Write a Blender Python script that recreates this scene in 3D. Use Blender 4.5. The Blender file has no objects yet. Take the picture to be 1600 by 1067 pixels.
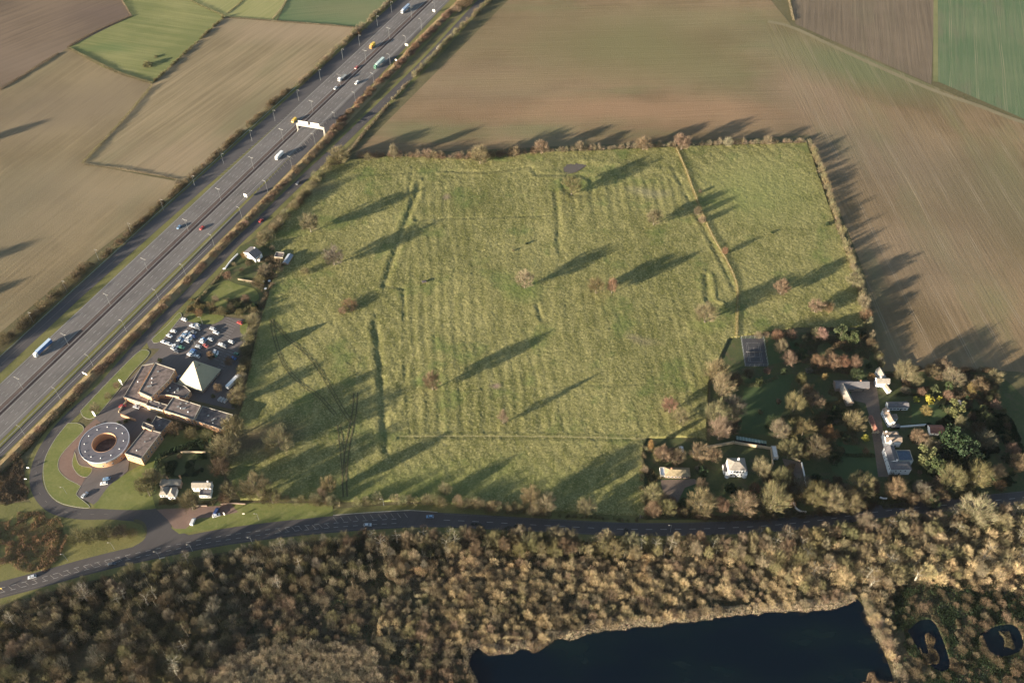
import bpy, math, random
import numpy as np
from mathutils import Vector
random.seed(7); RNG = np.random.default_rng(7)
R = math.radians
S = bpy.context.scene
COL = S.collection
# ------------------------------------------------------------------ camera, sky, sun, exposure
CAM_H = 530.0; CAM_DEP = R(49); FPX = 1513.0
cd = bpy.data.cameras.new('camera'); cam = bpy.data.objects.new('camera', cd); COL.objects.link(cam)
cd.sensor_width = 36; cd.lens = 36*FPX/1600; cd.clip_start = 1; cd.clip_end = 20000
cam.location = (0, 0, CAM_H); cam.rotation_euler = (R(90)-CAM_DEP, 0, 0); S.camera = cam
SUN_EL = R(10.5); SUN_AZ = R(32.5)      # direction the light travels towards, measured from +X
W = bpy.data.worlds.new("World"); S.world = W; W.use_nodes = True
wn = W.node_tree.nodes; wl = W.node_tree.links
sky = wn.new('ShaderNodeTexSky'); sky.sky_type = 'NISHITA'; sky.sun_disc = False
sky.sun_elevation = SUN_EL; sky.air_density = 1.0; sky.dust_density = 0.6; sky.ozone_density = 1.0
# sun_rotation: 0 = sun at +Y, grows clockwise seen from above
sdx, sdy = -math.cos(SUN_AZ), -math.sin(SUN_AZ)
sky.sun_rotation = math.atan2(sdx, sdy)
bg = wn['Background']; bg.inputs[1].default_value = 0.065; wl.new(sky.outputs[0], bg.inputs[0])
ld = bpy.data.lights.new('sun', 'SUN'); ld.energy = 5.0; ld.angle = R(0.45); ld.color = (1.0, 0.87, 0.70)
sun = bpy.data.objects.new('sun', ld); COL.objects.link(sun)
dirv = Vector((math.cos(SUN_AZ)*math.cos(SUN_EL), math.sin(SUN_AZ)*math.cos(SUN_EL), -math.sin(SUN_EL)))
sun.rotation_euler = dirv.to_track_quat('-Z', 'Y').to_euler(); sun.location = (-300, -100, 300)
S.view_settings.view_transform = 'Standard'; S.view_settings.look = 'None'
S.view_settings.exposure = 1.98; S.view_settings.gamma = 1.0
S.render.engine = 'CYCLES'
HAZE = 0.00001

# ------------------------------------------------------------------ surveying helpers
cD, sD = math.cos(CAM_DEP), math.sin(CAM_DEP)
def at(px, py, z=0.0):
    """ground (or height z) point seen at a photo pixel"""
    x = (px-800)/FPX; y = (533.5-py)/FPX
    t = (z-CAM_H)/(-sD+y*cD)
    return (x*t, (cD+y*sD)*t)
def atl(pts, z=0.0): return [at(p[0], p[1], z) for p in pts]
def proj(X, Y, Z=0.0):
    dz = Z-CAM_H; d = Y*cD-dz*sD; u = Y*sD+dz*cD
    return 800+FPX*X/d, 533.5-FPX*u/d
def ppm(px, py):
    """photo pixels per metre at a pixel"""
    a = at(px, py); return FPX/(a[1]*cD+CAM_H*sD)
MC = np.array([-234.48, 627.52]); MD = np.array([.44243, .89680]); MN = np.array([.89680, -.44243])
def mw(s, o):                      # a point s metres along and o metres right of the motorway's middle
    p = MC+MD*s+MN*o; return (float(p[0]), float(p[1]))
def mso(px, py, z=0):
    q = np.array(at(px, py, z))-MC; return float(q@MD), float(q@MN)

# ------------------------------------------------------------------ tags
def tag(o, label=None, cat=None, group=None, kind=None):
    if label: o['label'] = label
    if cat: o['category'] = cat
    if group: o['group'] = group
    if kind: o['kind'] = kind
    return o
def empty(name, loc, rz=0.0, label=None, cat=None, group=None):
    o = bpy.data.objects.new(name, None); COL.objects.link(o); o.empty_display_size = 1
    o.location = loc; o.rotation_euler = (0, 0, rz); return tag(o, label, cat, group)
def link(name, me, parent=None, color=None):
    o = bpy.data.objects.new(name, me); COL.objects.link(o)
    if parent: o.parent = parent
    if color: o.color = (*color, 1)
    return o
def copy_tree(o, parent=None):
    c = o.copy(); COL.objects.link(c)
    if parent: c.parent = parent
    for ch in list(o.children): copy_tree(ch, c)
    return c

# ------------------------------------------------------------------ materials
def lin(c):
    return tuple((v/12.92 if v <= .04045 else ((v+.055)/1.055)**2.4) for v in c)
class NT:
    def __init__(s, name):
        s.m = bpy.data.materials.new(name); s.m.use_nodes = True
        s.n = s.m.node_tree.nodes; s.l = s.m.node_tree.links; s.b = s.n['Principled BSDF']
        s.b.inputs['Roughness'].default_value = .95; s.b.inputs['Specular IOR Level'].default_value = .15
    def pos(s):
        return s.n.new('ShaderNodeNewGeometry').outputs['Position']
    def mapping(s, v, rot=0, scale=(1, 1, 1), loc=(0, 0, 0)):
        if rot and tuple(scale) != (1, 1, 1): v = s.mapping(v, rot); rot = 0     # turn first, then stretch
        k = s.n.new('ShaderNodeMapping'); k.inputs['Rotation'].default_value = (0, 0, rot)
        k.inputs['Scale'].default_value = scale; k.inputs['Location'].default_value = loc
        s.l.new(v, k.inputs[0]); return k.outputs[0]
    def noise(s, v, scale=1, detail=4, rough=.55):
        k = s.n.new('ShaderNodeTexNoise'); k.inputs['Scale'].default_value = scale
        k.inputs['Detail'].default_value = detail; k.inputs['Roughness'].default_value = rough
        s.l.new(v, k.inputs['Vector']); return k.outputs['Fac']
    def ramp(s, f, a, b, c0=(0, 0, 0), c1=(1, 1, 1)):
        k = s.n.new('ShaderNodeMapRange'); k.inputs[1].default_value = a; k.inputs[2].default_value = b
        k.clamp = True; s.l.new(f, k.inputs[0]); return k.outputs[0]
    def math(s, op, a, b=None):
        k = s.n.new('ShaderNodeMath'); k.operation = op
        for i, v in enumerate((a, b)):
            if v is None: continue
            if isinstance(v, (int, float)): k.inputs[i].default_value = v
            else: s.l.new(v, k.inputs[i])
        return k.outputs[0]
    def mix(s, f, a, b, typ='MIX'):
        k = s.n.new('ShaderNodeMix'); k.data_type = 'RGBA'; k.blend_type = typ
        if isinstance(f, (int, float)): k.inputs[0].default_value = f
        else: s.l.new(f, k.inputs[0])
        for i, v in ((6, a), (7, b)):
            if isinstance(v, tuple): k.inputs[i].default_value = (*v[:3], 1)
            else: s.l.new(v, k.inputs[i])
        return k.outputs[2]
    def bump(s, h, dist, strength=1.0):
        k = s.n.new('ShaderNodeBump'); k.inputs['Distance'].default_value = dist; k.inputs['Strength'].default_value = strength
        s.l.new(h, k.inputs['Height']); s.l.new(k.outputs[0], s.b.inputs['Normal'])
    def out(s, c):
        if isinstance(c, tuple): s.b.inputs['Base Color'].default_value = (*c[:3], 1)
        else: s.l.new(c, s.b.inputs['Base Color'])
        return s.m
def plain(name, c, rough=.8, spec=.3, metal=0, var=.18, scale=.6):
    t = NT(name); f = t.noise(t.pos(), scale, 4)
    col = t.mix(t.ramp(f, .3, .7), tuple(v*(1-var) for v in c), tuple(min(1, v*(1+var)) for v in c))
    t.b.inputs['Roughness'].default_value = rough; t.b.inputs['Specular IOR Level'].default_value = spec
    t.b.inputs['Metallic'].default_value = metal
    return t.out(col)
def ground_mat(name, a, b, big=.02, small=.5, bumpd=.15, spots=(), patch=None, pa=.5):
    t = NT(name); p = t.pos()
    f = t.math('ADD', t.math('MULTIPLY', t.noise(p, big, 4), .6), t.math('MULTIPLY', t.noise(p, small, 3, .7), .4))
    c = t.mix(t.ramp(f, .36, .64), a, b)
    if patch: c = t.mix(t.math('MULTIPLY', t.ramp(t.noise(p, big*3.3, 5, .65), .52, .66), pa), c, patch)
    c = spotmix(t, p, c, spots)
    if bumpd: t.bump(t.noise(p, small, 3, .7), bumpd)
    return t.out(c)
def spotmix(t, p, c, spots):
    """soil colour patches: (px,py, rx m, ry m, angle, colour, strength)"""
    if not spots: return c
    w = t.n.new('ShaderNodeVectorMath'); w.operation = 'SCALE'
    nz = t.n.new('ShaderNodeTexNoise'); nz.inputs['Scale'].default_value = .012; nz.inputs['Detail'].default_value = 3
    t.l.new(p, nz.inputs['Vector']); sb = t.n.new('ShaderNodeVectorMath'); sb.operation = 'SUBTRACT'
    t.l.new(nz.outputs['Color'], sb.inputs[0]); sb.inputs[1].default_value = (.5, .5, .5)
    t.l.new(sb.outputs[0], w.inputs[0]); w.inputs['Scale'].default_value = 60
    ad = t.n.new('ShaderNodeVectorMath'); ad.operation = 'ADD'; t.l.new(p, ad.inputs[0]); t.l.new(w.outputs[0], ad.inputs[1])
    for (px, py, rx, ry, ang, col, st) in spots:
        x, y = at(px, py)
        s2 = t.n.new('ShaderNodeVectorMath'); s2.operation = 'SUBTRACT'; t.l.new(ad.outputs[0], s2.inputs[0]); s2.inputs[1].default_value = (x, y, 0)
        m = t.mapping(s2.outputs[0], -R(ang)); d = t.n.new('ShaderNodeVectorMath'); d.operation = 'MULTIPLY'
        t.l.new(m, d.inputs[0]); d.inputs[1].default_value = (1/rx, 1/ry, 0)
        ln = t.n.new('ShaderNodeVectorMath'); ln.operation = 'LENGTH'; t.l.new(d.outputs[0], ln.inputs[0])
        f = t.ramp(ln.outputs['Value'], 1.25, .3)
        c = t.mix(t.math('MULTIPLY', f, st), c, col)
    return c
def field_mat(name, a, b, ang, tram=0, tramcol=(.3, .24, .17), spots=(), patch=None, pa=.5, streak=.55, row=.10, rowcol=None, tramst=.6, sang=None):
    """arable field: soil tones, drilling streaks along ang (degrees), tramlines every `tram` metres"""
    t = NT(name); p = t.pos(); ta = ang; ang = ang if sang is None else sang
    st1 = t.noise(t.mapping(p, -R(ang), (.006, .22, 1)), 1, 4, .6)
    st2 = t.noise(t.mapping(p, -R(ang), (.015, .38, 1)), 1, 3, .6)
    big = t.noise(p, .011, 5, .55)
    fine = t.noise(p, .8, 3, .7)
    f = t.math('ADD', t.math('MULTIPLY', big, 1-streak), t.math('MULTIPLY', t.math('ADD', t.math('MULTIPLY', st1, .55), t.math('MULTIPLY', st2, .45)), streak))
    f = t.math('ADD', t.math('MULTIPLY', f, .88), t.math('MULTIPLY', fine, .12))
    c = t.mix(t.ramp(f, .435, .565), a, b)
    if patch: c = t.mix(t.math('MULTIPLY', t.ramp(t.noise(t.mapping(p, -R(ang), (.007, .022, 1)), 1, 5, .6), .5, .66), pa), c, patch)
    c = spotmix(t, p, c, spots)
    if tram:
        m = t.mapping(p, -R(ta)); sx = t.n.new('ShaderNodeSeparateXYZ'); t.l.new(m, sx.inputs[0])
        wob = t.math('MULTIPLY', t.noise(p, .012, 2), 5)
        u = t.math('FRACT', t.math('DIVIDE', t.math('ADD', sx.outputs[1], wob), tram))
        d = t.math('ABSOLUTE', t.math('SUBTRACT', t.math('ABSOLUTE', t.math('SUBTRACT', u, .5)), .9/tram))
        line = t.ramp(d, .42/tram, .22/tram)
        line = t.math('MULTIPLY', line, t.math('MULTIPLY', t.ramp(t.noise(p, .02, 3), .35, .6), tramst))
        c = t.mix(line, c, tramcol)
    t.bump(t.math('ADD', st2, fine), .2)
    return t.out(c)
def foliage_mat(name):
    t = NT(name); oi = t.n.new('ShaderNodeObjectInfo'); at_ = t.n.new('ShaderNodeAttribute'); at_.attribute_name = 'Col'
    c = t.mix(1.0, oi.outputs['Color'], at_.outputs['Color'], 'MULTIPLY')
    t.b.inputs['Roughness'].default_value = 1; t.b.inputs['Specular IOR Level'].default_value = 0
    return t.out(c)
def tint_mat(name, rough=.4, spec=.5, metal=0, coat=0):
    t = NT(name); oi = t.n.new('ShaderNodeObjectInfo')
    f = t.noise(t.pos(), 3, 2); c = t.mix(t.math('MULTIPLY', f, .25), oi.outputs['Color'], (.12, .11, .1))
    t.b.inputs['Roughness'].default_value = rough; t.b.inputs['Specular IOR Level'].default_value = spec
    t.b.inputs['Metallic'].default_value = metal; t.b.inputs['Coat Weight'].default_value = coat
    return t.out(c)
FOL = foliage_mat('twigs_and_leaves')
def bark_mat():
    t = NT('bark'); oi = t.n.new('ShaderNodeObjectInfo')
    f = t.noise(t.mapping(t.pos(), 0, (3, 3, .6)), 1, 4, .7)
    return t.out(t.mix(t.ramp(f, .35, .65), oi.outputs['Color'], (.07, .06, .045)))
BARK = bark_mat()
PAINT = tint_mat('vehicle_paint', .3, .5, 0, .5)
GLASS = plain('dark_glass', (.02, .025, .03), .08, .8, var=.1)
TYRE = plain('tyre_rubber', (.02, .02, .02), .8, .2)
GALV = plain('galvanised_steel', (.30, .31, .30), .5, .5, .3)
WHITE = plain('white_render', (.80, .79, .76), .8, .3, var=.08, scale=.8)
CREAMP = plain('cream_paint', (.72, .68, .56), .6, .3, var=.06)
LAMPW = plain('lamp_lens', (.8, .8, .75), .3, .5)
REDL = plain('red_lens', (.35, .02, .02), .3, .5)

# ------------------------------------------------------------------ mesh helpers
class MB:
    def __init__(s): s.v = []; s.f = []; s.mi = []; s.mats = []
    def mat(s, m):
        if m not in s.mats: s.mats.append(m)
        return s.mats.index(m)
    def poly(s, pts, m):
        k = len(s.v); s.v += [tuple(p) for p in pts]; s.f.append(tuple(range(k, k+len(pts)))); s.mi.append(s.mat(m))
    def prism(s, base, z0, z1, m, top=True, bottom=False, mtop=None, top_pts=None):
        n = len(base)
        a = sum(base[i][0]*base[(i+1) % n][1]-base[(i+1) % n][0]*base[i][1] for i in range(n))
        if a < 0:
            base = base[::-1]
            if top_pts: top_pts = top_pts[::-1]
        tp = top_pts or base
        k = len(s.v); s.v += [(x, y, z0) for x, y in base]+[(x, y, z1) for x, y in tp]
        i0 = s.mat(m)
        for i in range(n):
            j = (i+1) % n; s.f.append((k+i, k+j, k+n+j, k+n+i)); s.mi.append(i0)
        if top: s.f.append(tuple(range(k+n, k+2*n))); s.mi.append(s.mat(mtop or m))
        if bottom: s.f.append(tuple(range(k+n-1, k-1, -1))); s.mi.append(i0)
    def box(s, c, size, m, rz=0.0, taper=1.0):
        hx, hy, hz = size[0]/2, size[1]/2, size[2]/2; ca, sa = math.cos(rz), math.sin(rz)
        def q(x, y): return (c[0]+x*ca-y*sa, c[1]+x*sa+y*ca)
        b = [q(-hx, -hy), q(hx, -hy), q(hx, hy), q(-hx, hy)]
        t = [q(-hx*taper, -hy*taper), q(hx*taper, -hy*taper), q(hx*taper, hy*taper), q(-hx*taper, hy*taper)]
        s.prism(b, c[2]-hz, c[2]+hz, m, True, True, None, t)
    def tube(s, pts, rad, m, n=6):
        k0 = len(s.v); idx = s.mat(m); P = [Vector(p) for p in pts]
        for i, p in enumerate(P):
            d = (P[min(i+1, len(P)-1)]-P[max(i-1, 0)]).normalized()
            a = d.orthogonal().normalized(); b = d.cross(a)
            r = rad[i] if isinstance(rad, (list, tuple)) else rad
            for j in range(n):
                th = 2*math.pi*j/n; s.v.append(tuple(p+a*math.cos(th)*r+b*math.sin(th)*r))
        for i in range(len(P)-1):
            for j in range(n):
                s.f.append((k0+i*n+j, k0+i*n+(j+1) % n, k0+(i+1)*n+(j+1) % n, k0+(i+1)*n+j)); s.mi.append(idx)
        s.f.append(tuple(k0+(len(P)-1)*n+j for j in range(n))); s.mi.append(idx)
    def cyl(s, c, r, h, m, n=14, axis='z', r2=None):
        k = len(s.v); r2 = r if r2 is None else r2
        for z, rr in ((-h/2, r), (h/2, r2)):
            for j in range(n):
                a = 2*math.pi*j/n; u, v = math.cos(a)*rr, math.sin(a)*rr
                s.v.append((c[0]+u, c[1]+v, c[2]+z) if axis == 'z' else (c[0]+u, c[1]+z, c[2]+v))
        i0 = s.mat(m)
        for j in range(n): s.f.append((k+j, k+(j+1) % n, k+n+(j+1) % n, k+n+j)); s.mi.append(i0)
        s.f.append(tuple(range(k+n, k+2*n))); s.mi.append(i0); s.f.append(tuple(range(k+n-1, k-1, -1))); s.mi.append(i0)
    def mesh(s, name):
        me = bpy.data.meshes.new(name); me.from_pydata(s.v, [], s.f)
        for m in s.mats: me.materials.append(m)
        me.polygons.foreach_set('material_index', s.mi); me.update(); return me
    def build(s, name, parent=None, color=None): return link(name, s.mesh(name), parent, color)

def np_mesh(name, V, nper, col, mat):
    """V (n*nper,3) loose faces of nper corners; col (n,3) one tone per face"""
    n = len(V)//nper; me = bpy.data.meshes.new(name)
    me.vertices.add(n*nper); me.vertices.foreach_set('co', np.ascontiguousarray(V, np.float32).ravel())
    me.loops.add(n*nper); me.loops.foreach_set('vertex_index', np.arange(n*nper, dtype=np.int32))
    me.polygons.add(n); me.polygons.foreach_set('loop_start', (np.arange(n)*nper).astype(np.int32))
    me.update(calc_edges=True)
    a = me.color_attributes.new('Col', 'FLOAT_COLOR', 'POINT')
    c = np.ones((n*nper, 4), np.float32); c[:, :3] = np.repeat(col, nper, axis=0); a.data.foreach_set('color', c.ravel())
    me.materials.append(mat); return me
def unit(a): return a/np.maximum(np.linalg.norm(a, axis=1, keepdims=True), 1e-9)
def slivers(P, D, L, Wd, rng, quad=False):
    r = unit(rng.normal(size=P.shape)); C = unit(np.cross(D, r))
    L = np.asarray(L).reshape(-1, 1); Wd = np.asarray(Wd).reshape(-1, 1)
    a = P-D*L/2-C*Wd/2; b = P-D*L/2+C*Wd/2; c = P+D*L/2
    if quad:
        return np.stack([a, b, P+D*L/2+C*Wd/2, P+D*L/2-C*Wd/2], 1).reshape(-1, 3)
    return np.stack([a, b, c], 1).reshape(-1, 3)
def tones(n, rng, lo=.7, hi=1.25, hue=.06):
    g = rng.uniform(lo, hi, (n, 1)); return np.clip(g*(1+rng.normal(0, hue, (n, 3))), .05, 2)

# ------------------------------------------------------------------ ground sheets
def sheet(name, pts, z, mat, label=None, cat='ground'):
    m = MB(); n = len(pts)
    a = sum(pts[i][0]*pts[(i+1) % n][1]-pts[(i+1) % n][0]*pts[i][1] for i in range(n))
    if a < 0: pts = pts[::-1]
    me = bpy.data.meshes.new(name)
    from mathutils.geometry import tessellate_polygon
    tri = tessellate_polygon([[Vector((x, y, 0)) for x, y in pts]])
    fs = []
    for t in tri:
        (x0, y0), (x1, y1), (x2, y2) = [pts[i] for i in t]
        fs.append(tuple(t) if (x1-x0)*(y2-y0)-(x2-x0)*(y1-y0) > 0 else tuple(t[::-1]))
    me.from_pydata([(x, y, z) for x, y in pts], [], fs); me.materials.append(mat); me.update()
    o = link(name, me); return tag(o, label, cat, kind='structure')
def smooth(pts, step=4.0):
    P = [np.array(p, float) for p in pts]; out = []
    P = [2*P[0]-P[1]]+P+[2*P[-1]-P[-2]]
    for i in range(1, len(P)-2):
        p0, p1, p2, p3 = P[i-1:i+3]; n = max(1, int(np.linalg.norm(p2-p1)/step))
        for k in range(n):
            t = k/n
            out.append(.5*((2*p1)+(-p0+p2)*t+(2*p0-5*p1+4*p2-p3)*t*t+(-p0+3*p1-3*p2+p3)*t**3))
    out.append(P[-2]); return np.array(out)
def offset_line(L, o):
    d = np.gradient(L, axis=0); d = unit(d); n = np.stack([d[:, 1], -d[:, 0]], 1)
    o = np.asarray(o, float); return L+n*(o.reshape(-1, 1) if o.ndim else o)
def ribbon_mesh(m, L, o0, o1, z, mat, z1=None):
    A = offset_line(L, o0); B = offset_line(L, o1); k = len(m.v); i0 = m.mat(mat); z1 = z if z1 is None else z1
    for a, b in zip(A, B): m.v += [(a[0], a[1], z), (b[0], b[1], z1)]
    for i in range(len(A)-1): m.f.append((k+2*i, k+2*i+1, k+2*i+3, k+2*i+2)); m.mi.append(i0)
def ribbon(name, L, o0, o1, z, mat, label=None, cat='road'):
    m = MB(); ribbon_mesh(m, L, o0, o1, z, mat); return tag(m.build(name), label, cat, kind='structure')
def dashes(m, L, o, w, z, mat, on, gap):
    d = np.r_[0, np.cumsum(np.linalg.norm(np.diff(L, axis=0), axis=1))]; s = 0
    O = offset_line(L, o)
    while s+on < d[-1]:
        q = np.array([[np.interp(t, d, O[:, 0]), np.interp(t, d, O[:, 1])] for t in (s, s+on)])
        e = unit((q[1]-q[0]).reshape(1, 2))[0]; n = np.array([e[1], -e[0]])*w/2
        m.poly([(*(q[0]-n), z), (*(q[0]+n), z), (*(q[1]+n), z), (*(q[1]-n), z)], mat); s += on+gap

SOIL = (.165, .125, .088); SOIL2 = (.21, .163, .112)
exec_tiers = None
M_ground = ground_mat('rough_ground', (.075, .07, .032), (.14, .115, .06), .015, .4)
sheet('ground', [(-6000, -3000), (6000, -3000), (6000, 9000), (-6000, 9000)], 0, M_ground, 'rough grassland and earth under everything', 'ground')

f1 = field_mat('soil_dark_field', (.115, .083, .056), (.165, .118, .08), 43, spots=[(60, 90, 120, 40, 20, (.19, .14, .10), .5), (180, 20, 60, 30, 0, (.12, .085, .07), .5)])
sheet('field', atl([(-500, -300), (150, -300), (190, -5), (207, 25), (105, 76), (0, 142), (-500, 480)]), .05, f1, 'dark brown ploughed field in the top left corner', 'field')
f2 = field_mat('pasture_ridged', (.14, .15, .055), (.22, .21, .085), -14, streak=.5, spots=[(165, 78, 30, 12, 0, (.10, .14, .05), .6)], tram=0)
sheet('field', atl([(188, -5), (207, 25), (108, 74), (160, 105), (238, 131), (350, 27), (285, -5), (262, -300), (150, -300)]), .06, f2, 'ridged green pasture between brown fields at the top left', 'field')
f3 = field_mat('pasture_pale', (.20, .20, .075), (.27, .25, .11), 60, tram=9, tramcol=(.14, .15, .06))
sheet('field', atl([(286, -5), (350, 27), (432, 32), (452, -5), (470, -300), (262, -300)]), .055, f3, 'pale green strip field at the top edge', 'field')
f4 = field_mat('winter_crop_green', (.075, .115, .052), (.115, .148, .07), 10, spots=[(540, 10, 60, 30, 0, (.19, .17, .09), .5)])
sheet('field', atl([(452, -5), (434, 32), (572, 43), (606, 10), (735, -300), (470, -300)]), .06, f4, 'bluish green winter crop field beside the motorway', 'field')
f5 = field_mat('stubble_field', (.175, .135, .077), (.26, .20, .117), 58, streak=.7, spots=[(480, 50, 120, 25, -5, (.30, .22, .145), .5), (300, 240, 60, 30, 0, (.27, .2, .13), .4)], patch=(.165, .15, .08), pa=.5)
sheet('field', atl([(350, 28), (575, 45), (560, 75), (420, 188), (300, 286), (270, 279), (130, 256), (239, 131)]), .05, f5, 'light brown stubble field beside the motorway', 'field')
f6 = field_mat('tan_soil_field', (.155, .118, .066), (.235, .178, .10), 62, streak=.45, spots=[(100, 170, 110, 50, 20, (.15, .115, .08), .5), (190, 290, 90, 30, 0, (.28, .215, .13), .5), (30, 330, 80, 60, 20, (.16, .13, .085), .45)], patch=(.16, .14, .08), pa=.4)
sheet('field', atl([(0, 142), (105, 76), (239, 131), (130, 256), (290, 286), (150, 395), (0, 520), (-300, 700), (-500, 480)]), .055, f6, 'large tan ploughed field left of the motorway', 'field')
f7 = field_mat('great_arable_field', (.142, .10, .053), (.215, .152, .086), 108, tram=0, tramcol=(.25, .195, .13), streak=.35,
    spots=[(850, 60, 190, 60, 0, (.17, .13, .068), .7), (760, 130, 120, 40, 5, (.24, .17, .105), .6), (1000, 175, 210, 24, 0, (.265, .165, .095), .8), (900, 120, 160, 22, 3, (.215, .155, .085), .6), (1060, 30, 120, 30, 0, (.20, .165, .085), .6), (1130, 120, 60, 40, 0, (.145, .135, .065), .6), (1260, 130, 40, 70, 15, (.26, .185, .12), .6),
           (1000, 80, 110, 50, 0, (.155, .14, .064), .75), (1330, 100, 120, 45, -30, (.125, .135, .065), .8), (1400, 250, 130, 60, -40, (.16, .125, .085), .6), (1580, 330, 60, 90, 0, (.15, .125, .07), .6), (1450, 400, 60, 60, 0, (.2, .15, .1), .5)],
    patch=(.145, .145, .068), pa=.6, tramst=.5, sang=3)
f7b = field_mat('great_arable_field_rows', (.142, .10, .053), (.215, .152, .086), 95, tram=25, tramcol=(.25, .195, .13), streak=.35,
    spots=[(850, 60, 190, 60, 0, (.17, .13, .068), .7), (760, 130, 120, 40, 5, (.24, .17, .105), .6), (1000, 175, 210, 24, 0, (.265, .165, .095), .8), (900, 120, 160, 22, 3, (.215, .155, .085), .6), (1060, 30, 120, 30, 0, (.20, .165, .085), .6), (1130, 120, 60, 40, 0, (.145, .135, .065), .6), (1260, 130, 40, 70, 15, (.26, .185, .12), .6),
           (1000, 80, 110, 50, 0, (.155, .14, .064), .75), (1330, 100, 120, 45, -30, (.125, .135, .065), .8), (1400, 250, 130, 60, -40, (.16, .125, .085), .6), (1580, 330, 60, 90, 0, (.15, .125, .07), .6), (1450, 400, 60, 60, 0, (.2, .15, .1), .5)],
    patch=(.145, .145, .068), pa=.6, tramst=.75)
sheet('field', atl([(1196, 34), (1240, 44), (1500, 152), (1600, 195), (2200, 330), (2200, 640), (1700, 590), (1555, 578), (1380, 585), (1352, 430), (1265, 212), (1236, 150), (1212, 90)]), .058, f7b, 'right part of the great brown field with diagonal tramlines', 'field')
sheet('field', atl([(800, -5), (765, 30), (690, 105), (552, 243), (1265, 212), (1352, 430), (1380, 585), (1555, 578), (1700, 590), (2200, 640), (2200, 330), (1600, 195), (1500, 152), (1238, 42), (1200, -5), (1180, -300), (1000, -300)]), .05, f7, 'huge brown arable field with tramlines behind the meadow', 'field')
f8 = field_mat('brown_tramline_field', (.12, .092, .062), (.165, .125, .085), 78, tram=0, streak=.6, patch=(.13, .125, .07), pa=.3)
sheet('field', atl([(1236, -5), (1243, 38), (1455, 132), (1461, -5), (1470, -300), (1210, -300)]), .06, f8, 'brown field with fine drill rows at the top right', 'field')
f9 = field_mat('green_tramline_field', (.085, .125, .062), (.125, .15, .08), 74, tram=24, tramcol=(.24, .21, .13), patch=(.15, .125, .085), pa=.7)
sheet('field', atl([(1465, -5), (1466, 128), (1600, 186), (2200, 330), (2200, -300), (1476, -300)]), .055, f9, 'green crop field with tramlines in the top right corner', 'field')
gmar = ground_mat('grass_margin', (.13, .14, .06), (.2, .185, .085), .03, .5)
ribbon('grass_track', smooth(atl([(1200, 34), (1240, 44), (1340, 90), (1455, 140), (1530, 166), (1600, 192), (1800, 255)]), 8), -2.5, 2.5, .08, ground_mat('track_earth', (.165, .14, .08), (.21, .175, .105), .05, .5), 'earth farm track across the top right fields', 'track')
ribbon('grass_track', smooth(atl([(1463, -200), (1462, 0), (1462, 128)]), 8), -2.2, 2.2, .085, gmar, 'grass strip between the brown and green top right fields', 'grass strip')

# ---- local ground tints
M_lawn = ground_mat('lawn', (.10, .12, .032), (.165, .165, .055), .05, .6, .06, patch=(.2, .19, .075), pa=.6)
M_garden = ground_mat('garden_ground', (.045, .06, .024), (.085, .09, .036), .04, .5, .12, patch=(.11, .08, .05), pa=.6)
M_verge = ground_mat('verge_grass', (.105, .105, .036), (.18, .16, .06), .04, .8, .15)
M_bank = ground_mat('bank_dry_grass', (.17, .125, .06), (.25, .185, .095), .06, .8, .3)
M_wood = ground_mat('woodland_floor', (.045, .042, .022), (.10, .075, .04), .05, .5, .3, patch=(.05, .07, .025), pa=.6)
def asphalt(name, c, var=.12):
    t = NT(name); p = t.pos()
    a = t.noise(p, .05, 5, .6); b = t.noise(t.mapping(p, -R(63.7), (.01, .9, 1)), 1, 3, .6)
    f = t.math('ADD', t.math('MULTIPLY', a, .5), t.math('MULTIPLY', b, .5))
    t.b.inputs['Roughness'].default_value = .9; t.b.inputs['Specular IOR Level'].default_value = .2
    return t.out(t.mix(t.ramp(f, .35, .65), tuple(v*(1-var) for v in c), tuple(v*(1+var) for v in c)))
M_as = asphalt('motorway_asphalt', (.138, .124, .114), .24); M_as2 = asphalt('slip_road_asphalt', (.08, .072, .07))
M_as3 = asphalt('local_road_asphalt', (.075, .066, .062)); M_hs = asphalt('hard_shoulder_asphalt', (.125, .11, .107))
M_res = ground_mat('reservation_gravel', (.08, .06, .053), (.115, .085, .073), .1, 1.2, .1)
M_line = plain('road_paint_white', (.34, .32, .29), .7, .3, var=.15, scale=.3)
M_lineY = plain('worn_road_paint', (.19, .165, .14), .7, .3, var=.3, scale=.3)
M_pave = ground_mat('red_paving', (.15, .098, .078), (.20, .135, .105), .05, .6, .03)
M_kerb = plain('kerb_concrete', (.36, .33, .27), .9, .2)

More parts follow.
